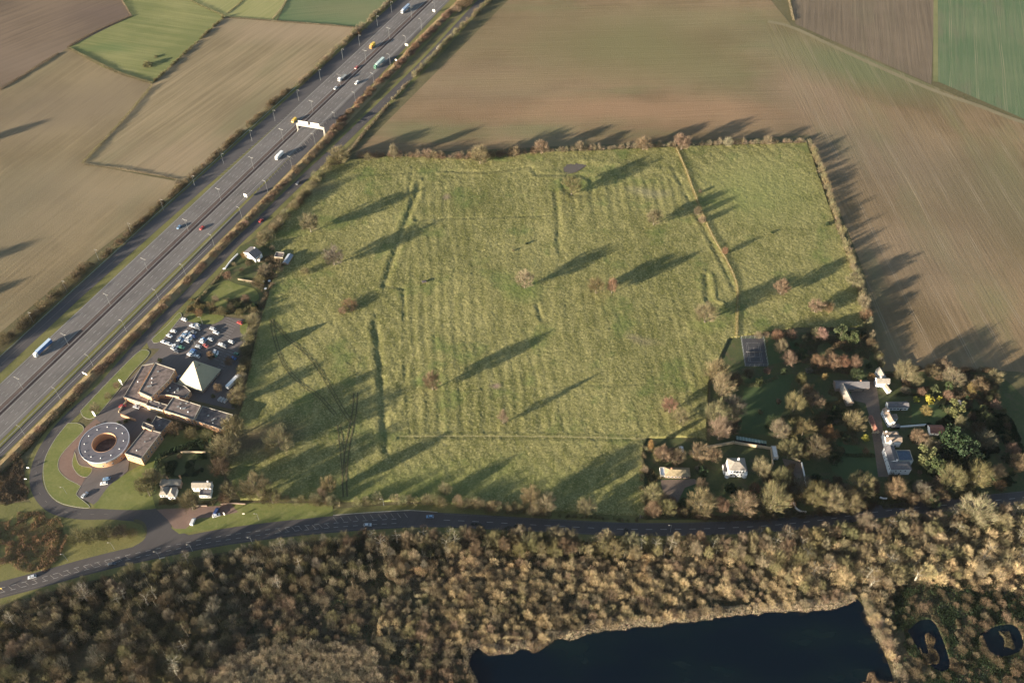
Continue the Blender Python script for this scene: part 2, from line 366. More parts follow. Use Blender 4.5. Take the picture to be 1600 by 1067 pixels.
# ---- meadow with its real relief
def inpoly(X, Y, poly):
    c = np.zeros(X.shape, bool); n = len(poly); j = n-1
    for i in range(n):
        xi, yi = poly[i]; xj, yj = poly[j]
        if yi != yj: c ^= ((yi > Y) != (yj > Y)) & (X < (xj-xi)*(Y-yi)/(yj-yi)+xi)
        j = i
    return c
def pldist(X, Y, pl):
    d = np.full(X.shape, 1e9); sg = np.zeros(X.shape)
    for (x0, y0), (x1, y1) in zip(pl[:-1], pl[1:]):
        dx, dy = x1-x0, y1-y0; t = np.clip(((X-x0)*dx+(Y-y0)*dy)/(dx*dx+dy*dy), 0, 1)
        qx, qy = X-x0-t*dx, Y-y0-t*dy; dd = np.hypot(qx, qy); s = np.sign(qx*dy-qy*dx)
        k = dd < d; d = np.where(k, dd, d); sg = np.where(k, s, sg)
    return d, sg
def vnoise(X, Y, scale, rng):
    g = rng.uniform(-1, 1, (512, 512)); x = X/scale; y = Y/scale
    xi = np.floor(x).astype(int); yi = np.floor(y).astype(int); fx = x-xi; fy = y-yi
    fx = fx*fx*(3-2*fx); fy = fy*fy*(3-2*fy)
    G = lambda a, b: g[a % 512, b % 512]
    return (G(xi, yi)*(1-fx)+G(xi+1, yi)*fx)*(1-fy)+(G(xi, yi+1)*(1-fx)+G(xi+1, yi+1)*fx)*fy
MEADOW = atl([(548, 250), (505, 262), (455, 320), (412, 385), (440, 400), (425, 440), (408, 495), (396, 540), (384, 600), (376, 640), (355, 700), (350, 740), (375, 782), (520, 784), (650, 784), (760, 792), (850, 800), (1010, 808),
    (1006, 700), (1012, 686), (1085, 684), (1105, 690), (1108, 600), (1140, 530), (1160, 526), (1250, 512), (1360, 512), (1356, 500), (1342, 450), (1262, 223), (1060, 229), (920, 236), (840, 238), (745, 246), (610, 244)])
def meadow_height(X, Y):
    rng = np.random.default_rng(3); h = np.zeros(X.shape)
    h += .075*vnoise(X, Y, 2.0, rng)+.05*vnoise(X, Y, 4.1, rng)+.10*vnoise(X, Y, 1.15, rng)+.35*vnoise(X, Y, 40, rng)
    core = inpoly(X, Y, atl([(640, 285), (1050, 280), (1140, 470), (1095, 560), (1095, 675), (640, 680), (625, 560)]))
    k = np.clip(vnoise(X, Y, 70, rng)+.6, 0, 1)
    xr = X+.09*(Y-460)+2.5*vnoise(X, Y, 60, rng)
    h += np.where(core, .10*k*np.sin(2*math.pi*xr/7.6)+.10*np.clip(vnoise(X, Y, 55, rng)+.5, 0, 1)*np.sin(2*math.pi*xr/17.5), 0)
    h += np.where(~core, .06*np.sin(2*math.pi*(X*.8+Y*.55)/9)*k, 0)
    D = [([(657, 288), (640, 335), (620, 390), (601, 447)], 2.2, 1.0), ([(587, 503), (592, 540), (598, 600), (601, 660), (606, 705)], 2.4, 1.15),
         ([(645, 262), (640, 300), (650, 345)], 1.5, .35), ([(868, 300), (872, 340), (874, 395)], 2.0, .5), ([(630, 449), (634, 500), (640, 560), (620, 640)], 1.8, .45),
         ([(650, 345), (700, 343), (860, 338)], 1.3, .35), ([(600, 447), (632, 452), (668, 438)], 1.5, .4), ([(625, 684), (700, 683), (850, 684), (1010, 688)], 1.4, .45),
         ([(700, 268), (760, 270), (830, 262), (838, 274), (890, 275)], 1.8, .55), ([(560, 275), (700, 268)], 1.5, .3),
         ([(1103, 432), (1107, 470)], 2.2, .9), ([(840, 478), (846, 500)], 1.6, .8), ([(1050, 262), (1085, 330), (1120, 395), (1148, 455)], 1.8, .5), ([(640, 620), (700, 610), (1040, 600)], 1.2, .2)]
    for pl, w, dep in D:
        d, s = pldist(X, Y, atl(pl)); dep = dep*.52; h -= dep*np.exp(-(d/w)**2)
        h += .45*dep*np.exp(-((d-2.3*w)/w)**2)*(s > 0)
    for pl, w, hh in [([(1112, 432), (1118, 470), (1130, 476)], 2.0, .9), ([(612, 447), (640, 360), (664, 292)], 2.5, .35), ([(835, 262), (900, 250), (1000, 262), (1050, 268)], 3, .5), ([(632, 500), (640, 600), (612, 690)], 3.0, .25)]:
        d, s = pldist(X, Y, atl(pl)); h += .5*hh*np.exp(-(d/w)**2)
    px_, py_ = at(905, 290); r = np.hypot(X-px_, Y-py_); h -= .6*np.exp(-((r-13)/3.5)**2)
    px_, py_ = at(897, 264); r = np.hypot((X-px_)/2.0, Y-py_); h -= 1.0*np.exp(-(r/7)**2)
    return h+1.15
def meadow():
    st = .62; P = np.array(MEADOW); x0, y0 = P.min(0); x1, y1 = P.max(0)
    xs = np.arange(x0, x1, st); ys = np.arange(y0, y1, st); X, Y = np.meshgrid(xs, ys)
    ins = inpoly(X, Y, MEADOW); H = meadow_height(X, Y)
    nx = len(xs); idx = np.arange(X.size).reshape(X.shape)
    ok = ins[:-1, :-1] & ins[:-1, 1:] & ins[1:, :-1] & ins[1:, 1:]
    F = np.stack([idx[:-1, :-1][ok], idx[:-1, 1:][ok], idx[1:, 1:][ok], idx[1:, :-1][ok]], 1)
    used = np.unique(F); rem = np.full(X.size, -1); rem[used] = np.arange(len(used))
    # close the border down to the ground
    Z = H.copy(); e = np.zeros(ins.shape, bool); e[1:-1, 1:-1] = ins[1:-1, 1:-1] & ~(ins[:-2, 1:-1] & ins[2:, 1:-1] & ins[1:-1, :-2] & ins[1:-1, 2:])
    Z[e] = .06
    V = np.stack([X.ravel()[used], Y.ravel()[used], Z.ravel()[used]], 1); F = rem[F]
    me = bpy.data.meshes.new('meadow'); me.vertices.add(len(V)); me.vertices.foreach_set('co', V.astype(np.float32).ravel())
    me.loops.add(F.size); me.loops.foreach_set('vertex_index', F.astype(np.int32).ravel())
    me.polygons.add(len(F)); me.polygons.foreach_set('loop_start', (np.arange(len(F))*4).astype(np.int32))
    me.update(calc_edges=True); me.polygons.foreach_set('use_smooth', np.ones(len(F), bool))
    t = NT('rough_pasture'); p = t.pos()
    big = t.noise(p, .014, 4); mid = t.noise(t.mapping(p, 0, (1, .45, 1)), .16, 4, .6); fine = t.noise(p, .75, 3, .75)
    f = t.math('ADD', t.math('MULTIPLY', mid, .35), t.math('ADD', t.math('MULTIPLY', big, .25), t.math('MULTIPLY', fine, .4)))
    c = t.mix(t.ramp(f, .42, .58), (.118, .115, .036), (.26, .232, .092))
    c = t.mix(t.ramp(fine, .56, .70), c, (.36, .315, .15))
    c = t.mix(t.math('MULTIPLY', t.ramp(t.noise(p, .55, 3, .8), .52, .38), .55), c, (.07, .078, .024))
    c = t.mix(t.math('MULTIPLY', t.ramp(t.noise(p, .03, 5, .6), .55, .66), .55), c, (.085, .12, .032))
    c = t.mix(t.math('MULTIPLY', t.ramp(t.noise(p, .35, 2, .6), .70, .78), .4), c, (.17, .13, .085))
    c = spotmix(t, p, c, [(770, 607, 4.5, 3.4, 0, (.2, .14, .105), .9), (699, 313, 5, 5, 0, (.2, .15, .1), .8), (1020, 548, 9, 5, 0, (.2, .16, .10), .5), (500, 300, 20, 10, 30, (.18, .14, .08), .5), (1000, 300, 14, 8, 0, (.19, .17, .11), .5),
        (380, 700, 40, 14, 30, (.10, .065, .045), .75), (675, 605, 10, 8, 0, (.10, .15, .04), .6), (900, 296, 14, 10, 0, (.12, .16, .04), .6), (1180, 300, 60, 40, 0, (.21, .215, .075), .6), (1100, 512, 14, 10, 0, (.12, .16, .04), .5), (820, 462, 14, 10, 0, (.10, .15, .04), .5),
        (420, 520, 18, 40, 0, (.12, .13, .04), .5), (760, 250, 22, 5, 0, (.09, .15, .035), .7), (640, 770, 120, 22, 0, (.12, .14, .04), .5)])
    t.bump(t.math('ADD', fine, t.noise(p, 1.7, 2, .7)), .25)
    me.materials.append(t.out(c)); return tag(link('meadow', me), 'rough green meadow with banks and ditches inside its hedges', 'meadow', kind='structure')
meadow()
M_pond = NT('muddy_water'); M_pond.b.inputs['Roughness'].default_value = .25; M_pond.b.inputs['Specular IOR Level'].default_value = .5; M_pond = M_pond.out((.10, .08, .06))
pz = float(meadow_height(np.array([at(897, 264)[0]]), np.array([at(897, 264)[1]]))[0])+.75
sheet('pond', [(float(x), float(y)) for x, y in smooth(atl([(876, 274), (882, 262), (892, 255), (908, 254), (921, 256), (910, 264), (897, 271), (876, 274)]), 1)[:-1]], pz-.12, M_pond, 'small muddy triangular pond at the top of the meadow', 'pond')
def rut(pts, w=.55, gap=1.0, lbl=''):
    L = smooth(atl(pts), 1.2); m = MB(); mt = ground_mat('wet_mud', (.075, .065, .03), (.11, .095, .045), .1, 1, .1)
    for o in (-gap, gap):
        A = offset_line(L, o-w/2); B = offset_line(L, o+w/2)
        ha = meadow_height(A[:, 0], A[:, 1])+.16; hb = meadow_height(B[:, 0], B[:, 1])+.16; k = len(m.v); i0 = m.mat(mt)
        for a, b, x, y in zip(A, B, ha, hb): m.v += [(a[0], a[1], x), (b[0], b[1], y)]
        for i in range(len(A)-1): m.f.append((k+2*i, k+2*i+1, k+2*i+3, k+2*i+2)); m.mi.append(i0)
    tag(m.build('wheel_track'), lbl, 'track', kind='structure')
rut([(424, 500), (430, 530), (445, 572), (470, 600), (500, 622), (525, 650)], lbl='muddy wheel ruts curving down the left of the meadow')
rut([(424, 500), (450, 530), (485, 560), (512, 600), (535, 640), (552, 665)], lbl='second pair of muddy wheel ruts right of the first')
rut([(540, 778), (539, 740), (545, 690), (554, 645), (556, 615)], .9, 1.3, 'dark wheel ruts running up from the lower hedge gap')
rut([(540, 778), (537, 730), (533, 690), (530, 665)], .7, 1.1, 'shorter dark wheel ruts beside the hedge gap track')

# ------------------------------------------------------------------ motorway
ML = np.array([mw(s, 0) for s in range(-480, 1160, 20)])
def mseg(s0, s1, step=10): return np.array([mw(s, 0) for s in np.arange(s0, s1+.1, step)])
ribbon('verge', ML, -40, 36, .07, M_verge, 'grass verges along the motorway', 'verge')
def orr(L, knots):
    s = (L-MC)@MD; k = np.array(knots); return np.interp(s, k[:, 0], k[:, 1])
# left slip road runs beside and merges north
Lsl = mseg(-480, 1160)
ribbon('slip_road', Lsl, orr(Lsl, [(-480, -38), (-100, -37), (30, -35.5), (400, -32), (1160, -30)]), orr(Lsl, [(-480, -25.5), (-150, -27), (-40, -24), (40, -21.5), (100, -19.5), (1160, -19)]), .11, M_as2, 'dark slip road left of the motorway', 'road')
ribbon('motorway', ML, -19.3, -4.4, .15, M_as, 'left motorway carriageway', 'road')
ribbon('motorway', ML, 1.6, 17.2, .15, M_as, 'right motorway carriageway', 'road')
ribbon('central_reservation', ML, -4.4, 1.6, .17, M_res, 'dark gravel strip between the carriageways', 'reservation')
# right slip leaves the carriageway to the south
Lr = mseg(-480, 330)
ribbon('slip_road', Lr, orr(Lr, [(-480, 21.5), (-100, 21.5), (0, 19.5), (70, 17.3), (330, 17.3)]), orr(Lr, [(-480, 28), (-100, 28), (60, 27.5), (150, 25.5), (250, 20.5), (330, 17.6)]), .12, M_as2, 'dark slip road right of the motorway', 'road')
mk = MB()
for o in (-18.6, -5.0, 2.4, 14.4): ribbon_mesh(mk, ML, o-.14, o+.14, .20, M_line)
for o in (-15.0, -11.4, -7.8, 6.3, 10.2): dashes(mk, ML, o, .22, .20, M_line, 3, 6)
ribbon_mesh(mk, mseg(-480, -60), 24.6, 24.9, .20, M_line); ribbon_mesh(mk, mseg(-480, -100), -32.2, -31.9, .20, M_lineY)
ribbon_mesh(mk, mseg(60, 300), 15.2, 15.45, .20, M_line)
def chevrons(m, s0, s1, oa, ob, z=.21, step=4.2, w=.5, sl=2.6):
    s = s0
    while s < s1:
        a0, b0 = np.interp(s, [s0, s1], oa), np.interp(s, [s0, s1], ob)
        p = [mw(s, a0), mw(s+w, a0), mw(s+w+sl, b0), mw(s+sl, b0)]
        m.poly([(x, y, z) for x, y in p], M_lineY); s += step
chevrons(mk, 10, 150, (-23.2, -19.8), (-19.6, -19.2)); chevrons(mk, 60, 132, (16.0, 17.6), (21.5, 19.5), sl=-2.6); chevrons(mk, 6, 60, (17.4, 16.2), (19.4, 21.4), sl=-2.6)
tag(mk.build('road_markings'), 'white lines and hatching painted on the motorway', 'road markings', kind='structure')

def barrier(L, o, name_lbl, h=.75, post=True):
    m = MB(); O = offset_line(L, o); A = offset_line(L, o-.12); B = offset_line(L, o+.12)
    k = len(m.v); i0 = m.mat(GALV)
    for a, b in zip(A, B): m.v += [(a[0], a[1], h-.3), (b[0], b[1], h-.3), (b[0], b[1], h), (a[0], a[1], h)]
    for i in range(len(A)-1):
        q = k+4*i
        for (u, v) in ((0, 1), (1, 2), (2, 3), (3, 0)): m.f.append((q+u, q+v, q+4+v, q+4+u)); m.mi.append(i0)
    root = empty('crash_barrier', (0, 0, 0), 0, name_lbl, 'crash barrier')
    m.build('rail', root); p = MB()
    d = np.r_[0, np.cumsum(np.linalg.norm(np.diff(O, axis=0), axis=1))]
    for t in np.arange(0, d[-1], 6.4): p.box((np.interp(t, d, O[:, 0]), np.interp(t, d, O[:, 1]), h/2-.05), (.14, .14, h-.12), GALV)
    tag(p.build('support_post', root), kind='stuff')
barrier(mseg(-470, 900), -.6, 'long steel crash barrier along the central reservation')
barrier(mseg(-470, 400), -37.6, 'steel crash barrier on the far left edge of the left slip road')
barrier(mseg(-470, -20), 20.3, 'steel crash barrier between the right carriageway and its slip road')

# ------------------------------------------------------------------ local roads
LOC = smooth(atl([(822, -70), (785, -30), (752, 2), (675, 85), (617, 143), (558, 200), (525, 232), (484, 270), (440, 312), (400, 351), (360, 389), (337, 414), (295, 458), (254, 500), (220, 536), (190, 570), (155, 610), (112, 648), (82, 682), (62, 718), (56, 750), (66, 777), (90, 796), (130, 803), (175, 803), (212, 806)]), 4)
ribbon('verge', LOC, -8, 7, .09, M_verge, 'grass verges of the local road', 'verge')
ribbon('local_road', LOC, -3.9, 3.9, .14, M_as3, 'dark local road curving round the hotel', 'road')
MAIN = smooth(atl([(-200, 968), (-60, 938), (0, 922), (65, 905), (130, 887), (195, 871), (260, 857), (325, 844), (390, 834), (455, 826), (520, 820), (590, 815), (672, 812), (750, 815), (875, 822), (1000, 827), (1150, 824), (1262, 815), (1375, 799), (1487, 788), (1600, 777), (1750, 760)]), 4)
mpx = np.array([proj(x, y)[0] for x, y in MAIN])
wl_ = np.interp(mpx, [0, 500, 640, 690, 1000, 1600], [-5.8, -6.6, -6.8, -5.0, -4.6, -4.6]); wr_ = np.interp(mpx, [0, 500, 1000, 1600], [5.6, 5.6, 4.6, 4.6])
ribbon('verge', MAIN, -11.5, 10, .08, M_verge, 'grass verges of the main road', 'verge')
ribbon('main_road', MAIN, wl_, wr_, .145, M_as3, 'dark main road crossing below the meadow', 'road')
sheet('road_junction', [(float(x), float(y)) for x, y in smooth(atl([(205, 797), (242, 793), (285, 797), (272, 808), (267, 820), (273, 829), (290, 834), (300, 842), (262, 856), (225, 866), (190, 868), (205, 856), (224, 844), (230, 830), (226, 817), (214, 811), (200, 810), (198, 803), (205, 797)]), 1.5)[:-1]], .155, M_as3, 'dark junction of the local road and main road', 'road')
mk = MB()
def mseg2(a, b): return MAIN[(mpx >= a) & (mpx <= b)]
dashes(mk, mseg2(690, 1700), 0, .25, .17, M_line, 4, 5); dashes(mk, mseg2(0, 640), -1.3, .2, .17, M_line, 3, 3); dashes(mk, mseg2(0, 640), 1.8, .2, .17, M_line, 3, 3)
for a, b, lo, hi in ((0, 215, -1.2, 1.6), (425, 520, -1.2, 1.6), (520, 650, -5.4, -2.0)):
    L = mseg2(a, b); d = unit(np.gradient(L, axis=0)); n = np.stack([d[:, 1], -d[:, 0]], 1)
    for k in range(0, len(L)-1):
        for fr in (0,):
            p = L[k]+(L[k+1]-L[k])*fr; q0 = p+n[k]*lo; q1 = p+n[k]*hi+d[k]*2.2
            mk.poly([(*q0, .17), (*q1, .17), (*(q1+d[k]*.45), .17), (*(q0+d[k]*.45), .17)], M_lineY)
ribbon_mesh(mk, mseg2(-50, 1700), 4.1, 4.22, .17, M_lineY); ribbon_mesh(mk, mseg2(690, 1700), -4.22, -4.1, .17, M_lineY)
dashes(mk, LOC[:int(len(LOC)*.99)], 0, .18, .165, M_lineY, 2.5, 6)
tag(mk.build('road_markings'), 'centre lines and hatching painted on the main and local roads', 'road markings', kind='structure')
kb = MB()
def kerb(L, o0=-.1, o1=.1, z=.24):
    L = np.array(L); A = offset_line(L, o0); B = offset_line(L, o1); k = len(kb.v); i0 = kb.mat(M_kerb)
    for a, b in zip(A, B): kb.v += [(a[0], a[1], .05), (b[0], b[1], .05), (b[0], b[1], z), (a[0], a[1], z)]
    for i in range(len(A)-1):
        q = k+4*i
        for (u, v) in ((0, 1), (1, 2), (2, 3), (3, 0)): kb.f.append((q+u, q+v, q+4+v, q+4+u)); kb.mi.append(i0)
kerb(offset_line(mseg2(520, 690), np.interp(mpx[(mpx >= 520) & (mpx <= 690)], [520, 640, 690], [-6.9, -7.1, -5.2])), -.2, .15)

# ---- hotel grounds
sheet('car_park', atl([(281, 493), (300, 502), (322, 507), (336, 506), (352, 495), (390, 500), (383, 540), (377, 585), (366, 640), (300, 625), (252, 640), (205, 700), (200, 735), (160, 775), (150, 790), (120, 775), (128, 755), (100, 740), (95, 715), (130, 672), (150, 652), (205, 590), (250, 545), (233, 545), (228, 530), (250, 520)]), .13, asphalt('car_park_asphalt', (.115, .098, .09)), 'dark asphalt car park and yards of the hotel', 'car park')
def grass(name, pts, z, lbl, mat=None, k=True, st=2):
    P = [(float(x), float(y)) for x, y in smooth(atl(pts+[pts[0]]), st)[:-1]]
    sheet(name, P, z, mat or M_lawn, lbl, 'lawn')
    if k: kerb(P+[P[0]], -.12, .1)
grass('lawn', [(126, 642), (130, 651), (147, 653), (175, 622), (207, 582), (230, 558), (233, 549), (222, 547), (205, 560), (160, 606)], .21, 'long grass strip between the local road and the hotel')
grass('lawn', [(284, 494), (268, 514), (252, 533), (240, 536), (237, 531), (262, 508), (280, 489)], .22, 'thin grass strip left of the car park')
grass('lawn', [(106, 661), (124, 662), (131, 671), (118, 686), (101, 704), (92, 718), (92, 734), (105, 748), (126, 760), (119, 772), (140, 793), (98, 787), (76, 770), (68, 745), (70, 718), (85, 688)], .215, 'curved green lawn inside the bend of the local road')
grass('lawn', [(117, 706), (124, 726), (144, 732), (136, 745), (122, 741), (113, 725)], .216, 'small crescent lawn at the foot of the round building')
grass('lawn', [(228, 722), (200, 738), (172, 758), (154, 782), (150, 794), (244, 794), (236, 765), (250, 716), (290, 700), (328, 687), (333, 652), (300, 668), (262, 680)], .212, 'broad green lawn between the hotel and the cottages', k=False)
grass('lawn', [(290, 502), (322, 507), (338, 505), (350, 494), (315, 490), (296, 492)], .213, 'small green lawn at the top of the car park', k=False)
grass('lawn', [(375, 505), (388, 498), (384, 522), (376, 520)], .214, 'tiny grass corner by the red parked car', k=False)
grass('lawn', [(318, 470), (350, 440), (372, 445), (398, 452), (402, 470), (360, 482), (330, 486)], .19, 'sunny lawn of the roadside cottage garden', k=False)
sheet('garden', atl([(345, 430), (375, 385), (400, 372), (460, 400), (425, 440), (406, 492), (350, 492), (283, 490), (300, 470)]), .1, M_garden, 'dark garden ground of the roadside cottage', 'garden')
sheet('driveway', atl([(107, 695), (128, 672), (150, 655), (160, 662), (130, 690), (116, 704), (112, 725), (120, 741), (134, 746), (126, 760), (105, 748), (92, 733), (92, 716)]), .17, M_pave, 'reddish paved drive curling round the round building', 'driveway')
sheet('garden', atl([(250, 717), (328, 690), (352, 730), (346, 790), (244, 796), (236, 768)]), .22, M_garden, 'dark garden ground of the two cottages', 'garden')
sheet('verge', atl([(270, 819), (268, 825), (280, 834), (340, 826), (430, 815), (520, 806), (520, 786), (400, 786), (352, 788), (330, 800), (300, 800)]), .165, M_lawn, 'bright verge grass between the layby and main road', 'verge')
sheet('layby', atl([(242, 793), (360, 786), (372, 800), (345, 806), (310, 810), (290, 826), (272, 826), (262, 812)]), .175, M_pave, 'reddish layby by the cottages', 'layby')
sheet('verge', atl([(0, 788), (45, 784), (62, 792), (88, 812), (130, 817), (200, 813), (222, 820), (229, 834), (215, 845), (120, 876), (0, 904), (-150, 940), (-150, 790)]), .10, M_verge, 'rough grass island between the two roads at the lower left', 'verge')
# ---- right hand gardens, court, drives
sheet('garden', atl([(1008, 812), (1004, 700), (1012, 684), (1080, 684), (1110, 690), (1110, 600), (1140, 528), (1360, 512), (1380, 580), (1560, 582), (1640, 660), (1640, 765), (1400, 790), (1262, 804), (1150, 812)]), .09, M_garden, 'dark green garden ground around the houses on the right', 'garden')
M_dl = ground_mat('dark_green_lawn', (.048, .074, .03), (.068, .092, .036), .04, .6, .06)  # darker, greener turf of the right hand gardens
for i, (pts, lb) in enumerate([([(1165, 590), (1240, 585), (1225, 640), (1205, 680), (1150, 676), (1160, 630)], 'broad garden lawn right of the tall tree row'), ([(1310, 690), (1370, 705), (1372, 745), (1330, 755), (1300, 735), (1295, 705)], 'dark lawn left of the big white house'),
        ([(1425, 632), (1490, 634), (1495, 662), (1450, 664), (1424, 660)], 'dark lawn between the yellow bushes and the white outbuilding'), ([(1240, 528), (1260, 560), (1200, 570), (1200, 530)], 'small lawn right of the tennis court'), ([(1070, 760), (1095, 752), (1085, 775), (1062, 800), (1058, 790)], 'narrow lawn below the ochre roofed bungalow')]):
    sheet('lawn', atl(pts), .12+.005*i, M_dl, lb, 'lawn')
M_drive = ground_mat('gravel_drive', (.12, .09, .07), (.19, .14, .105), .05, .8, .05)
sheet('driveway', atl([(1357, 592), (1368, 592), (1372, 620), (1378, 660), (1382, 700), (1392, 745), (1372, 745), (1366, 700), (1358, 650), (1352, 630), (1330, 625), (1330, 608), (1356, 606)]), .17, M_drive, 'brown gravel drive running down past the white houses', 'driveway')
sheet('driveway', atl([(1222, 716), (1252, 722), (1258, 762), (1235, 775), (1232, 745)]), .15, M_drive, 'gravel yard beside the white fence', 'driveway')
sheet('driveway', atl([(1032, 750), (1085, 748), (1092, 754), (1070, 762), (1056, 790), (1040, 790), (1036, 770)]), .15, M_drive, 'gravel drive in front of the ochre roofed bungalow', 'driveway')
CT = [at(1157.5, 529), at(1192.5, 529), at(1199.5, 572.5), at(1164, 572.5)]
sheet('tennis_court', CT, .16, ground_mat('court_surface', (.055, .053, .055), (.075, .072, .072), .05, .8, .02), 'dark hard tennis court at the corner of the meadow', 'tennis court')
def ctp(u, v):
    a, b, c, d = [np.array(p) for p in CT]; return (a*(1-u)+b*u)*(1-v)+(d*(1-u)+c*u)*v
m = MB()
def cl(u0, v0, u1, v1, w=.05):
    a, b = ctp(u0, v0), ctp(u1, v1); e = unit((b-a).reshape(1, 2))[0]; n = np.array([e[1], -e[0]])*w
    m.poly([(*(a-n), .18), (*(a+n), .18), (*(b+n), .18), (*(b-n), .18)], M_line)
for u in (.2, .27, .73, .8): cl(u, .16, u, .84)
for v in (.16, .84): cl(.2, v, .8, v)
for v in (.34, .66): cl(.27, v, .73, v)
cl(.5, .34, .5, .66)
tag(m.build('court_lines'), 'white lines painted on the tennis court', 'court lines', kind='structure')
netm = plain('tennis_net', (.1, .1, .1), .9)
nr = empty('tennis_net', (*ctp(.5, .5), 0), 0, 'dark net across the middle of the tennis court', 'tennis net'); a, b = ctp(.15, .5)-ctp(.5, .5), ctp(.85, .5)-ctp(.5, .5)
m = MB(); m.box((0, (a[1]+b[1])/2, .62), (b[0]-a[0], .05, .9), netm); m.build('net', nr)
for q in (a, b): m = MB(); m.cyl((q[0], q[1], .6), .06, 1.2, GALV, 8); m.build('post', nr)
cf = empty('court_fence', (0, 0, 0), 0, 'tall wire fence on posts round the tennis court', 'fence'); wm = plain('fence_wire', (.25, .27, .25), .7)
posts = MB(); wires = MB()
for e in range(4):
    a, b = np.array(CT[e]), np.array(CT[(e+1) % 4]); n = max(1, int(np.linalg.norm(b-a)/3))
    for k in range(n): q = a+(b-a)*k/n; pm = MB(); pm.cyl((q[0], q[1], 1.5), .06, 3, GALV, 6); pm.build('post', cf)
    for z in (.3, 1.0, 1.7, 2.4, 2.95): wires.tube([(*a, z), (*b, z)], .03, wm, 4)
wires.build('wire', cf)
# ---- woodland floor, lake
sheet('woodland_floor', atl([(-200, 1010), (0, 950), (130, 912), (260, 882), (390, 858), (500, 845), (700, 836), (1000, 848), (1150, 845), (1262, 836), (1375, 820), (1487, 808), (1600, 798), (1750, 780), (1900, 1400), (-300, 1400)]), .06, M_wood, 'dark brown woodland floor', 'ground')
WT = NT('lake_water'); WT.b.inputs['Roughness'].default_value = .12; WT.b.inputs['Specular IOR Level'].default_value = .2
pw = WT.pos(); WT.bump(WT.noise(pw, .35, 3), .03, .6)
WATER = WT.out(WT.mix(WT.ramp(WT.noise(WT.mapping(pw, .1, (.4, 1, 1)), .04, 4), .45, .68), (.0004, .0035, .0075), (.003, .009, .009)))
LAKE_PX = [(742, 1075), (728, 1050), (722, 1033), (727, 1016), (747, 1007), (762, 1019), (785, 1018), (803, 1014), (814, 1004), (834, 1011), (862, 994), (890, 993), (922, 982), (960, 977), (1000, 973), (1022, 972), (1094, 962), (1187, 953), (1281, 947), (1315, 938), (1332, 934), (1346, 942), (1360, 974), (1382, 1022), (1395, 1058), (1420, 1130), (1420, 1300), (760, 1300), (745, 1150)]
LAKE = [(float(x), float(y)) for x, y in smooth(atl(LAKE_PX+[LAKE_PX[0]]), 2)[:-1]]
sheet('lake', LAKE, .1, WATER, 'dark blue lake at the bottom of the view', 'lake')
P2 = [(float(x), float(y)) for x, y in smooth(atl([(1418, 985), (1440, 968), (1462, 975), (1484, 1036), (1468, 1048), (1444, 1030), (1418, 985)]), 2)[:-1]]
P3 = [(float(x), float(y)) for x, y in smooth(atl([(1530, 990), (1555, 978), (1585, 977), (1598, 1000), (1592, 1018), (1555, 1024), (1530, 990)]), 2)[:-1]]
sheet('pool', P2, .1, WATER, 'narrow dark pool right of the lake', 'pool'); sheet('pool', P3, .1, WATER, 'small dark pool near the right edge', 'pool')
tag(kb.build('kerbs'), 'pale concrete kerbs round the hotel lawns', 'kerbs', kind='structure')
